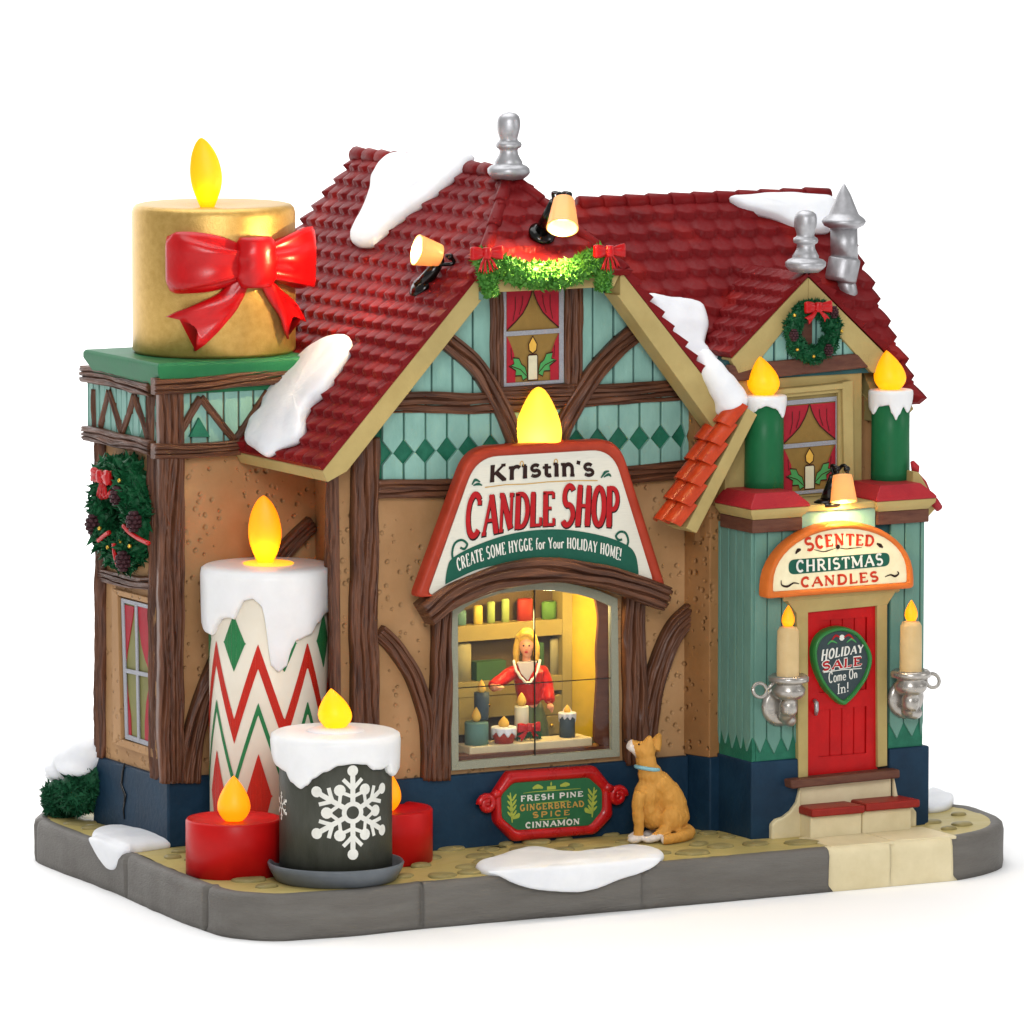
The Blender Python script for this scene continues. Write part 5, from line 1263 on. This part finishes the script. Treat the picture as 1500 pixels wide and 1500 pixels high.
# ================================================================== LAMPS
def lamp(base,elbow,top,bot,rt_,rb,n,label,parent_n=None,power=30,spot=None):
    L=thing('spotlight_lamp',label,'lamp',base,'amber spotlight lamps')
    base,elbow,top,bot=map(V3,(base,elbow,top,bot))
    mb=MB(); mb.lathe([(.2,-.03),(.2,.03),(.15,.06),(.12,.08),(.01,.08)],base,n=22,axis=n); mb.build('lamp_base','blackm',L)
    mb=MB(); mb.tube([base,base.lerp(elbow,.5),elbow],[.13,.1,.075],n=14); mb.build('lamp_arm','blackm',L)
    d=(bot-top).normalized(); u,w=orient(d)
    mb=MB()
    for s_ in (-1,1):
        k=top+RGT*(.07*s_)-d*.02; mb.tube(crom([elbow,elbow.lerp(k,.4)-d*.14+RGT*(.05*s_),k-d*.08,k],4),.028,n=8)
        mb.ell(k-d*.07,.05)
    mb.build('lamp_wire','blackm',L)
    mb=MB(); hh=(bot-top).length; mb.lathe([(.01,0),(rt_*.95,0),(rt_*.97,.001),(rt_,.02),(rt_+.002,.03),(rb-.001,hh-.004),(rb,hh),(rb-.025,hh),(rb-.026,hh-.004),(rt_-.03,.05),(.01,.05)],top,n=40,axis=d); mb.build('lamp_shade','shade',L)
    if spot is not None:
        l=bpy.data.lights.new('spot','SPOT'); l.energy=power; l.color=(1,.72,.34); l.spot_size=math.radians(115); l.spot_blend=.7; l.shadow_soft_size=.08
        o=bpy.data.objects.new('spot',l); COL.objects.link(o); o.location=bot+d*.02; o.rotation_euler=(V3(spot)-o.location).to_track_quat('-Z','Y').to_euler()
    l=bpy.data.lights.new('bulb_light','POINT'); l.energy=power*.03; l.color=(1,.6,.25); l.shadow_soft_size=.05
    o=bpy.data.objects.new('bulb_light',l); COL.objects.link(o); o.location=top.lerp(bot,.5)
    l=bpy.data.lights.new('spill_light','POINT'); l.energy=power*.14; l.color=(1,.7,.22); l.shadow_soft_size=.06
    o=bpy.data.objects.new('spill_light',l); COL.objects.link(o); o.location=bot+d*.05
    return L
hipN=hd.cross(V3((1,0,0))); hipN=hipN if hipN.z>0 else -hipN
b1=PL(790,350,V3((RX,yr,RZ)),hipN)
lamp(b1+hipN*.1,Y(812,296,b1.y-.5),Y(826,293,b1.y-.8),Y(824,334,b1.y-1.05),.155,.235,hipN,'amber spotlight lamp on the front roof tip above the green garland',power=420,spot=Y(790,392,-1.05))
b2=PL(622,425,PLO,Nl)
lamp(b2+Nl*.08,Y(641,388,b2.y-.3),Y(644,374,b2.y-.35),Y(610,366,b2.y-.3),.165,.23,Nl,'amber spotlight lamp on the left roof slope pointing at the gold candle',power=420,spot=V3((gc[0]+.6,gc[1]-1,8.4)))
b3=Y(1212,738,-1.45)
lamp(b3,Y(1222,697,-1.6),Y(1234,696,-1.75),Y(1236,735,-1.85),.145,.2,(0,0,1),'amber spotlight lamp on the cream ledge above the scented candles sign',power=95,spot=Y(1232,790,-1.5))
# ================================================================== GREENERY
def leaves(mb,pts,n,size,seed,out=None,mi=0):
    random.seed(seed)
    for _ in range(n):
        c_,r,ax_=pts(random.random(),random.random(),random.random())
        d=V3((random.gauss(0,1),random.gauss(0,1),random.gauss(0,1))).normalized(); d=(d+r*.8).normalized(); u,w=orient(d); L_=size*random.uniform(.7,1.3); W_=L_*.3
        a=random.random()*6.28; u2=u*math.cos(a)+w*math.sin(a); w2=d.cross(u2)
        p=c_; mb.add([p-d*L_*.3,p+u2*W_+w2*W_*.3,p+d*L_,p-u2*W_+w2*W_*.3,p+w2*W_*.5],[(0,1,4),(1,2,4),(2,3,4),(3,0,4)],mi,False)
def wreath(c,A_,B_,N_,R,r,label,seed,mat='pine'):
    c=V3(c); w=thing('wreath',label,'wreath',c,None)
    core=MB(); core.tube([c+A_*(R*math.cos(t))+B_*(R*math.sin(t)) for t in [2*PI*i/40 for i in range(41)]],[r*.82]*41,n=12)
    def pts(a,b,q):
        t=2*PI*a; ph=2*PI*b; rad=A_*math.cos(t)+B_*math.sin(t); d=rad*math.cos(ph)+N_*math.sin(ph); k=1+.15*math.sin(t*7)
        return c+rad*R+d*(r*.85*k),(d+(A_*-math.sin(t)+B_*math.cos(t))*.8).normalized(),0
    leaves(core,pts,2200,r*.5,seed); core.build('foliage',mat,w)
    return w
sxp=XL-.14
wc=X(181,750,sxp); 
wA,wB,wN=V3((0,-1,0)),V3((0,0,1)),V3((-1,0,0))
w1=wreath(wc,wA,wB,wN,.60,.27,'large green pine wreath with red ribbon on the plaster wall of the left wing',3)
def cone(p,r,parent,d=(0,0,1)):
    mb=MB(); 
    for k in range(5):
        z=(k/4-.5)*r*2.2; rr=r*math.sqrt(max(.1,1-(k/4*1.8-.9)**2))
        for j in range(7): a=2*PI*(j+.5*(k%2))/7; mb.ell(p+V3((rr*math.cos(a)*.8,rr*math.sin(a)*.8,z)),(r*.38,r*.38,r*.3),n=7,m=5)
    mb.ell(p,(r*.8,r*.8,r*1.1),n=10,m=7); mb.build('pine_cone','cone',parent)
for a,b in ((172,727),(196,764),(136,768),(180,822)): q=X(a,b,sxp-.25); cone(q,.11,w1)
for a,b in ((175,704),(146,774),(158,802),(176,793),(190,800)): MB().ell(X(a,b,sxp-.28),.032,n=10,m=7).build('gold_bead','goldbead',w1)
for q in ([(160,780),(155,783),(144,792)],[(181,770),(190,780),(205,790),(218,796)],[(167,796),(168,810),(172,826)],[(150,722),(155,728),(163,720)]): MB().tube(crom([X(a,b,sxp-.27) for a,b in q],4),.035,n=6).build('ribbon','bowred',w1)
bow(X(150,698,sxp-.28),(0,-1,0),(0,0,1),(-1,0,0),.27,w1,tails=4,det=0)
w2=wreath(Y(1190,485,-.88),V3((1,0,0)),V3((0,0,1)),V3((0,-1,0)),.345,.13,'small green wreath with red bow hanging in the small right gable',5)
bow(Y(1198,450,-1.06),(1,0,0),(0,0,1),(0,-1,0),.21,w2,tails=2,det=0)
for a,b in ((1163,491),(1222,457),(1214,513)): cone(Y(a,b,-1.03),.065,w2)
for a,b in ((1164,462),(1192,522),(1233,485),(1168,512)): MB().ell(Y(a,b,-1.05),.026,n=10,m=7).build('gold_bead','goldbead',w2)
# garland over the attic window
gy_=-1.0
gar=thing('garland','lit green pine garland with two red bows hung along the front roof tip','garland',Y(790,400,gy_))
path=crom([Y(a,b,gy_) for a,b in ((700,376),(728,389),(762,400),(797,404),(832,400),(862,386),(884,370))],10)
def gm(path,rad,n,sd,size=.1):
    mb=MB(); m=len(path); mb.tube(path,[rad(i/(m-1))*.85 for i in range(m)],n=14)
    def pts(a,b,q):
        i=a*(m-1); k=min(int(i),m-2); p=path[k].lerp(path[k+1],i-k); d=(path[k+1]-path[k]).normalized(); u,w=orient(d); ph=2*PI*b; e=u*math.cos(ph)+w*math.sin(ph)
        return p+e*rad(a)*.88,e,0
    leaves(mb,pts,n,size,sd)
    random.seed(sd)
    for _ in range(n//4):
        c_,e,_q=pts(random.random(),random.random(),0); mb.ell(c_,random.uniform(.02,.04),n=6,m=4)
    return mb
gm(path,lambda t:.12+.08*math.sin(t*PI),1600,2,.085).build('foliage','pine2',gar)
gm([Y(713,388,gy_),Y(713,405,gy_),Y(717,420,gy_),Y(719,434,gy_)],lambda t:.13-.04*t*t,420,4,.07).build('foliage','pine2',gar)
gm([Y(884,380,gy_),Y(884,396,gy_),Y(884,412,gy_),Y(882,426,gy_)],lambda t:.13-.04*t*t,420,6,.07).build('foliage','pine2',gar)
for a,b in ((712,371),(892,368)): bow(Y(a,b,gy_-.22),(1,0,0),(0,0,1),(0,-1,0),.235,gar,tails=4,det=0)
# snowy bush behind the left wing
bc_=Z(108,1190,0); bs=thing('bush','round dark green bush capped with snow behind the left wing','bush',(bc_.x,bc_.y,0))
mb=MB(); bp2=[(X(92,1163,-4.75),.27),(X(118,1158,-4.75),.32),(X(132,1140,-4.6),.36),(X(90,1176,-4.8),.24)]
for p,r in bp2: mb.ell(p,(r,r,r*.95))
def pts(a,b,q):
    p,r=bp2[int(a*3.999)]; th_=2*PI*b; z=1.45*q-1; e=V3((math.sqrt(1-z*z)*math.cos(th_),math.sqrt(1-z*z)*math.sin(th_),z)); return p+e*r,e,0
leaves(mb,pts,3000,.1,9); mb.build('foliage','bush',bs)
mb=MB(); 
for p,r,s_ in ((X(90,1127,-4.78),(.26,.36,.16),0),(X(108,1112,-4.75),(.32,.42,.2),0),(X(130,1102,-4.6),(.36,.42,.22),0),(X(77,1136,-4.8),(.12,.2,.1),0),(X(112,1125,-4.8),(.3,.4,.13),0)): mb.ell(p,r)
sbo=blob(mb,'snow_cap','snow',bs,vox=.05,smooth=6)
# ================================================================== SNOW
def sn(pts,p,n,t,label,**k): 
    o=snow([PL(a,b,V3(p),V3(n)) for a,b in pts],n,t,**k); o['label']=label; o['category']='snow'; o['group']='snow patches'; return o
Pl=PLO+Nl*.09
sn([(578,230),(632,230),(690,227),(684,243),(655,272),(625,297),(590,322),(565,343),(548,360),(528,362),(518,352),(528,325),(545,288),(553,258)],Pl,Nl,.13,'long white snow patch sliding from the ridge of the left roof slope',sd=1)
sn([(513,497),(514,515),(497,545),(478,575),(460,592),(449,610),(447,632),(436,648),(414,657),(392,668),(374,657),(364,648),(370,622),(388,603),(392,577),(420,552),(448,522),(477,503),(497,495)],Pl,Nl,.14,'snow patch drooping over the lower left eave above the striped candle',sd=4)
Nr=V3((0,-sb,cb)); Pr=V3((0,RY,RZ2))+Nr*.08
sn([(1068,292),(1100,290),(1150,288),(1195,290),(1219,296),(1221,318),(1214,340),(1185,342),(1160,335),(1135,322),(1100,312),(1082,304)],Pr,Nr,.14,'snow patch along the right ridge next to the silver chimney',sd=6)
sv=sn([(945,434),(975,438),(1003,441),(1024,447),(1030,458),(1036,478),(1031,500),(1030,515),(1044,528),(1062,542),(1066,560),(1046,572),(1024,552),(1003,522),(985,498),(968,474),(954,452)],Pr,Nr,.14,'x',sd=8)
pth=[Y(a,b,y_) for a,b,y_ in ((1026,520,-.55),(1042,542,-.75),(1056,562,-.86),(1068,580,-.88),(1074,595,-.88),(1070,606,-.86))]; mb=MB()
mb.tube(crom(pth,4),[.17]*4+[.2]*4+[.23]*4+[.25]*4+[.2]*4+[.1],n=12); mb.ell(Y(1080,590,-.84),(.1,.2,.12)); mb.ell(Y(1058,600,-.8),(.12,.16,.1)); lo_=mb.build('lump','snow',None)
def gsn(outline,label,t,over=None,sd=0):
    o=snow([V3(p) for p in outline],(0,0,1),t,sd=sd); o['label']=label; o['category']='snow'; o['group']='snow patches'; return o
def merged(mbs,label,vox=.03):
    mb=MB()
    for m in mbs:
        me=m.data; o_=V3(m.location); mb.add([v.co+o_ for v in me.vertices],[tuple(p.vertices) for p in me.polygons]); bpy.data.objects.remove(m)
    loc=sum(mb.v,V3())/len(mb.v); o=blob(mb,'snow_patch','snow',None,vox=vox,smooth=8,loc=loc); o['label']=label; o['category']='snow'; o['group']='snow patches'; return o
merged([sv,lo_],'snow filling the valley between main gable and right roof, drooping beside the left green candle',vox=.035)
a_=gsn([Z(a,b,0) for a,b in ((697,1274),(730,1262),(775,1250),(830,1258),(880,1257),(930,1247),(966,1253),(966,1262),(900,1271),(830,1277),(760,1282),(720,1283))],'x',.13,sd=3)
b_2=snow([Y(a,b,-2.68) for a,b in ((712,1276),(760,1270),(830,1266),(900,1260),(964,1254),(958,1268),(935,1279),(905,1288),(880,1299),(850,1306),(820,1306),(780,1302),(752,1294),(730,1283))],(0,-1,0),.09,sd=2)
merged([a_,b_2],'wide snow patch spilling over the front kerb below the plaque')
a_=gsn([Z(a,b,0) for a,b in ((136,1230),(150,1218),(190,1215),(215,1217),(238,1231),(252,1239),(225,1244),(198,1248),(180,1248))],'x',.12,sd=5)
b_2=snow([X(a,b,-5.4) for a,b in ((134,1226),(150,1228),(172,1238),(184,1246),(178,1258),(172,1272),(163,1274),(152,1262),(141,1244))],(-1,0,0),.08,sd=6)
merged([a_,b_2],'snow patch spilling over the left kerb by the blue foundation corner')
gsn([Z(a,b,.02) for a,b in ((1362,1160),(1385,1165),(1397,1172),(1390,1183),(1368,1188),(1355,1185))],'small snow patch on the pavement behind the right corner of the shop',.09,sd=7)
# ================================================================== INSIDE THE WINDOW
def room(a,b,y): return Y(a,b,y)
unit=thing('shelf_unit','olive wooden shelf unit against the back of the shop window','shelf unit',Y(750,1080,1.6))
ys=1.75
def rect(mb,a,b,c_,d,y,dy=.2): 
    p=Y(a,b,y);q=Y(c_,d,y); mb.box((p.x,y,q.z),(q.x,y+dy,p.z))
mb=MB(); rect(mb,640,850,838,1080,ys+.25,.05); mb.build('back_panel','shelfback',unit)
for (a,b,c_,d) in ((640,920,824,930),(640,1003,838,1010)):
    mb=MB(); rect(mb,a,b,c_,d,ys-.05,.3); mb.build('shelf','shelf',unit,bevel=.01)
mb=MB(); rect(mb,824,850,838,1080,ys-.06,.33); mb.build('side_post','shelf',unit,bevel=.01)
for k,(a,b,c_,d) in enumerate(((640,1030,670,1048),(672,1018,760,1048),(790,1020,826,1046),(672,1052,700,1075),(790,1050,826,1075))):
    mb=MB(); rect(mb,a,b,c_,d,ys-.04,.2); dwr=mb.build('drawer','shelf',unit,bevel=.012)
    mb=MB(); p=Y((a+c_)/2,(b+d)/2,ys-.07); mb.ell(p,.03,n=8,m=6); mb.build('knob','goldbead',dwr)
stock=[(670,895,685,921,'c_teal'),(696,888,709,919,'c_yel'),(716,882,727,918,'c_lgr'),(737,878,748,916,'c_lgr'),(760,878,782,914,'c_red'),(796,882,817,911,'c_grn'),
       (668,944,692,1003,'c_pale'),(697,970,740,1003,'c_dgr'),(789,942,799,1000,'c_dgr'),(808,936,820,1000,'c_pale')]
SL=['short teal','tall yellow','slim pale green','second slim pale green','wide red','dark green','wide pale','dark green square','slim dark green','slim pale']
SP=['at the left end of the upper shelf','beside the teal one on the upper shelf','between yellow and green candles on the upper shelf','left of the red candle on the upper shelf','in the middle of the upper shelf','at the right end of the upper shelf','at the left end of the lower shelf','left of the shopkeeper on the lower shelf','right behind the shopkeeper on the lower shelf','at the right end of the lower shelf']
for k,(a,b,c_,d,m_) in enumerate(stock):
    p=Y(a,b,ys+.03);q=Y(c_,d,ys+.03); r=(q.x-p.x)/2
    mb=MB()
    if k==7: mb.box((p.x,ys,q.z),(q.x,ys+.2,p.z))
    else: mb.lathe([(r,0),(r,p.z-q.z-.02),(r-.02,p.z-q.z),(.01,p.z-q.z)],(p.x+r,ys+.08,q.z),n=20,sy=.6)
    mb.build('shelf_candle',m_,None,label=SL[k]+' candle '+SP[k],category='candle',group='candles on the shelves')
ctr=MB(); yk=.28; p0,p1=Y(688,1090,yk),Y(868,1078,yk); ctr.box((p0.x,yk,p1.z-.15),(p1.x,yk+.45,p1.z-.02)); ct_o=ctr.build('counter','counter',None,bevel=.02,label='cream counter board just inside the shop window',category='counter')
zk=p1.z-.02
def wc_(px,top,w,y,mat,label,cap=None,fh=17,fw_=7,bowl=False):
    p=Y(px,1000,y); r=w/200; zt=zat((p.x,y),top)
    t=thing('counter_candle',label,'candle',(p.x,y,zk),'candles on the shop counter')
    mb=MB(); h=zt-zk
    mb.lathe([(r*(.78 if bowl else 1),0),(r,h*.55),(r,h-.02),(r*.96,h),(.01,h)],(p.x,y,zk),n=24); mb.build('candle_body',mat,t)
    if cap: dripcap(t,(p.x,y),r,zt+.02,[(px-w/2,top+w*.3),(px-w*.35,top+w*.16),(px-w*.2,top+w*.34),(px,top+w*.18),(px+w*.2,top+w*.36),(px+w*.36,top+w*.18),(px+w/2,top+w*.3)],.02,px,edge=.03)
    flame(t,(p.x,y,zt),fh/99,fw_/100,'cardflame',kind='drop')
    return t
wc_(698,1057,35,.5,'c_teal','blue-green candle at the left end of the shop counter',fh=22,fw_=7)
wc_(738,1066,34,.42,'c_red','small red bowl candle with white rim on the shop counter',cap=1,fh=17,fw_=8,bowl=True)
wc_(831,1045,23,.5,'c_blue','dark grey candle with white drips at the right end of the counter',cap=1,fh=13,fw_=5)
wt=wc_(764,1034,21,.6,'cardcandle','white candle with red bow and green wreath at the counter middle',fh=20,fw_=7)
p=Y(777,1074,.55); mb=MB()
def pts(a,b,q):
    t=2*PI*a; e=V3((math.cos(t),math.sin(t),.3*(b-.3))); return V3((wt.location.x+.05,.55,zk+.07))+V3((math.cos(t)*.2,math.sin(t)*.12,.1*(b-.3))),e,0
leaves(mb,pts,260,.07,4); mb.build('wreath','pine',wt)
bow(V3((wt.location.x+.02,.42,zk+.2)),(1,0,0),(0,0,1),(0,-1,0),.17,wt,tails=2,det=0)
# person
py_=.95
def Q(a,b,dy=0): return Y(a,b,py_+dy)
per=thing('person','blonde person in red sweater and green skirt arranging candles behind the shop counter','person',Q(778,1090))
u=1/100.
mb=MB(); mb.ell(Q(771,944),(.115,.12,.155)); mb.ell(Q(772,956,-.03),(.075,.08,.08)); mb.tube([Q(771,960),Q(772,985)],[.06,.075],n=12); mb.tube([Q(772,975),Q(775,1000),Q(777,1030),Q(778,1085)],[.13,.16,.13,.14],n=14)
La=[Q(752,984),Q(729,1000,-.15),Q(722,1006,-.25),Q(727,1007,-.4)]; Ra=[Q(795,985),Q(803,1008,-.1),Q(805,1028,-.25)]
mb.tube(crom(La,4),[.075]*4+[.06]*4+[.05]*4+[.04],n=10); mb.tube(crom(Ra,4),[.075]*4+[.06]*4+[.045],n=10)
def hand(o,fw,sd_):
    fw=V3(fw).normalized(); s_=fw.cross(sd_).normalized()
    mb.ell(o,(.055,.05,.05)); 
    for k in range(4): b=o+s_*((k-1.5)*.024); mb.tube([b,b+fw*.05,b+fw*(.085-abs(k-1.3)*.01)+V3((0,0,-.015))],[.017,.015,.011],n=6)
    mb.tube([o+s_*.04,o+s_*.065+fw*.035,o+s_*.06+fw*.065],[.018,.016,.012],n=6)
hand(Q(731,1007,-.42),(.6,-.6,.1),V3((0,0,1))); hand(Q(806,1035,-.3),(.2,-.5,-.7),V3((1,0,0)))
blob(mb,'body','skin',per,vox=.012,smooth=3)
mb=MB(); mb.tube([Q(772,972),Q(773,985),Q(775,1003),Q(777,1026)],[.15,.23,.215,.185],n=18); mb.ell(Q(775,1027),(.18,.16,.08)); mb.ell(Q(793,984),(.11,.12,.1)); mb.ell(Q(755,984),(.11,.12,.1))
mb.tube(crom(La[:3],4),[.095,.1,.1,.095]+[.09]*4+[.075],n=12); mb.tube(crom(Ra,4),[.095,.1,.1,.095]+[.085]*4+[.075],n=12)
blob(mb,'sweater','sweater',per,vox=.016,smooth=5,disp=.008,dscale=14)
mb=MB(); mb.lathe([(.15,.42),(.2,.3),(.26,.1),(.29,-.1),(.28,-.15)],Q(778,1068),n=28,sy=.7); mb.build('skirt','skirt',per)
def FQ(a,b,f): return Q(a,b)+FACE*f
mb=MB(); mb.prism([FQ(757,968,.18),FQ(787,966,.18),FQ(781,980,.25),FQ(773,994,.265),FQ(763,983,.25)],-FACE*.1); mb.build('scarf','scarf',per,bevel=.015)
mb=MB(); P2=crom([FQ(752,966,.15),FQ(758,982,.24),FQ(773,997,.265),FQ(785,984,.24),FQ(791,965,.15)],6)
mb.tube([p+V3((0,0,.012*math.sin(i*2.2))) for i,p in enumerate(P2)],.022,n=6); mb.build('collar','lace',per)
hc=Q(771,938); mb=MB(); mb.ell(hc-FACE*.03+V3((0,0,.03)),(.14,.14,.16))
for s_ in (-1,1): mb.tube(crom([hc+RGT*(.10*s_)+V3((0,0,.08)),hc+RGT*(.14*s_)+V3((0,0,-.08)),hc+RGT*(.15*s_)+V3((0,0,-.24)),hc+RGT*(.15*s_)+V3((0,0,-.36 if s_<0 else -.3))],4),[.05]*4+[.055]*4+[.045]*4+[.02],n=10)
mb.tube(crom([hc+RGT*-.11+FACE*.06+V3((0,0,.03)),hc+RGT*-.05+FACE*.12+V3((0,0,.11)),hc+RGT*.03+FACE*.12+V3((0,0,.11)),hc+RGT*.1+FACE*.06+V3((0,0,.03))],4),.035,n=8)
blob(mb,'hair','hair',per,vox=.014,smooth=3)
fc_=Q(771,946)
MB().ell(fc_+FACE*.045,(.105,.105,.14)).build('face','skin',per)
for s_ in (-1,1): MB().ell(fc_+FACE*.135+RGT*(.04*s_)+V3((0,0,.02)),(.017,.017,.013),n=8,m=6).build('eye','inkdark',per); MB().tube([fc_+FACE*.135+RGT*(.022*s_)+V3((0,0,.047)),fc_+FACE*.13+RGT*(.06*s_)+V3((0,0,.045))],.007,n=5).build('eyebrow','hair',per)
MB().ell(fc_+FACE*.137+V3((0,0,-.075)),(.03,.02,.013),n=10,m=6).build('mouth','c_pk',per)
MB().ell(fc_+FACE*.15+V3((0,0,-.022)),(.018,.018,.028),n=8,m=6).build('nose','skin',per)
# held candle
q=Q(716,1030,-.42); mb_t=thing('held_candle','small dark blue-grey candle with yellow flame held by the shopkeeper, left of the counter','candle',q)
mb=MB(); mb.lathe([(.1,-.2),(.11,0),(.115,.2),(.01,.2)],q+V3((-.12,.0,-.03)),n=20); mb.build('candle_body','c_blue',mb_t); flame(mb_t,q+V3((-.12,0,.16)),.2,.06,'cardflame')
# ================================================================== DOG
dy_=-.85
def D(a,b,dy=0): return Y(a,b,dy_+dy)
dg_=thing('dog','ginger dog with white muzzle and paws, pale blue collar, sitting beside the plaque looking up','dog',V3((D(965,1220).x,dy_,0)))
mb=MB(); T=mb.tube
gz_=lambda px,dy: V3((D(px,1200,dy).x,dy_+dy,.07))
# trunk: rump to chest to neck, then head tilted back
T(crom([D(990,1203),D(984,1180),D(971,1158),D(957,1142),D(949,1126),D(945,1108)],5),[.22]*5+[.235]*5+[.215]*5+[.18]*5+[.15]*5+[.14],n=16)
mb.ell(D(946,1165),(.18,.19,.25)); mb.ell(D(956,1196),(.17,.17,.2)); mb.ell(D(948,1185),(.15,.17,.24)); mb.ell(D(985,1195),(.25,.27,.22))
mb.ell(D(944,1100),(.17,.155,.15)); mb.tube([D(940,1098),D(929,1094),D(921,1090)],[.13,.1,.078],n=12)
for s_ in (-1,1):
    yy=.13*s_
    T(crom([D(938,1160,yy),D(934,1185,yy),D(936,1208,yy),V3((D(935,1200,yy).x,dy_+yy,.08))],4),[.1]*4+[.085]*4+[.075]*4+[.07],n=10)
    mb.ell(V3((D(930,1200,yy).x,dy_+yy,.055)),(.12,.075,.06))
    mb.ell(D(985,1200,.2*s_),(.2,.11,.2)); T([D(978,1212,.22*s_),V3((D(958,1200,.22*s_).x,dy_+.22*s_,.06))],[.1,.07],n=10); mb.ell(V3((D(952,1200,.22*s_).x,dy_+.22*s_,.055)),(.12,.075,.055))
T(crom([V3((D(1003,1200,0).x,dy_+.0,.12)),V3((D(1008,1200,-.15).x,dy_-.18,.09)),V3((D(990,1200,-.3).x,dy_-.36,.075)),V3((D(968,1200,-.35).x,dy_-.38,.06))],5),[.1]*5+[.09]*5+[.08]*5+[.05],n=10)
for s_,(tx,ty,bx,by) in ((-1,(952,1077,948,1094)),(1,(967,1074,958,1094))):
    b=D(bx,by,.06*s_); t_=D(tx,ty,.11*s_); mb.tube([b+V3((0,0,-.05)),b.lerp(t_,.5),t_],[.1,.08,.025],n=10)
def dpick(c_):
    a=pr0(c_)
    if a[0]<928.5+(a[1]-1095)*.25 and a[1]<1110: return 1
    if c_.z<.125 and a[0]<972: return 1
    if 1074<a[1]<1092 and False: return 1
    return 0
dbo=blob(mb,'body',['fur','furw'],dg_,vox=.018,smooth=6,disp=.007,dscale=14,pick=dpick)
mb=MB(); ring=[D(948,1127)+V3((.168*math.cos(a),.168*math.sin(a),.02-.03*math.cos(a))) for a in [2*PI*i/24 for i in range(25)]]; mb.tube(ring,.03,n=8); mb.build('collar','collar',dg_)
MB().ell(D(917,1085),(.03,.035,.03)).build('nose','inkdark',dg_)
for s_ in (-.13,.13): MB().ell(D(936,1090,s_),(.018,.014,.018),n=8,m=6).build('eye','inkdark',dg_)
# ================================================================== LIGHT
w=bpy.data.worlds.new("World"); scene.world=w; w.use_nodes=True; bg=w.node_tree.nodes['Background']
bg.inputs[0].default_value=(1,1,1,1); bg.inputs[1].default_value=.42
def area(loc,target,size,e,col=(1,1,1),shape='RECTANGLE',sy_=None):
    l=bpy.data.lights.new('softbox','AREA'); l.energy=e; l.size=size; l.shape=shape; l.size_y=sy_ or size; l.color=col
    o=bpy.data.objects.new('softbox',l); COL.objects.link(o); o.location=loc; o.rotation_euler=(V3(target)-V3(loc)).to_track_quat('-Z','Y').to_euler(); return o
area((-22,-44,22),(0,1,4),14,11000)
area((34,-26,18),(1,1,4),12,2400)
area((0,10,44),(0,6,0),44,17000)
area((0,50,46),(0,80,6),70,60000,sy_=40)
# light inside the shop window and behind walls
def pt(loc,e,col=(1,.7,.28),r=.15):
    l=bpy.data.lights.new('interior_light','POINT'); l.energy=e; l.color=col; l.shadow_soft_size=r; o=bpy.data.objects.new('interior_light',l); COL.objects.link(o); o.location=loc
pt((1.0,.6,3.85),210,(1,.74,.3),r=.2); pt((2.5,1.3,2.9),55,(1,.78,.25),r=.2); pt((.1,.35,3.2),30,(1,.76,.34),r=.15)
vs=scene.view_settings; vs.view_transform='Standard'; vs.look='None'; vs.exposure=0; vs.gamma=1; vs.use_curve_mapping=False
scene.render.engine='CYCLES'; scene.render.resolution_x=scene.render.resolution_y=1024
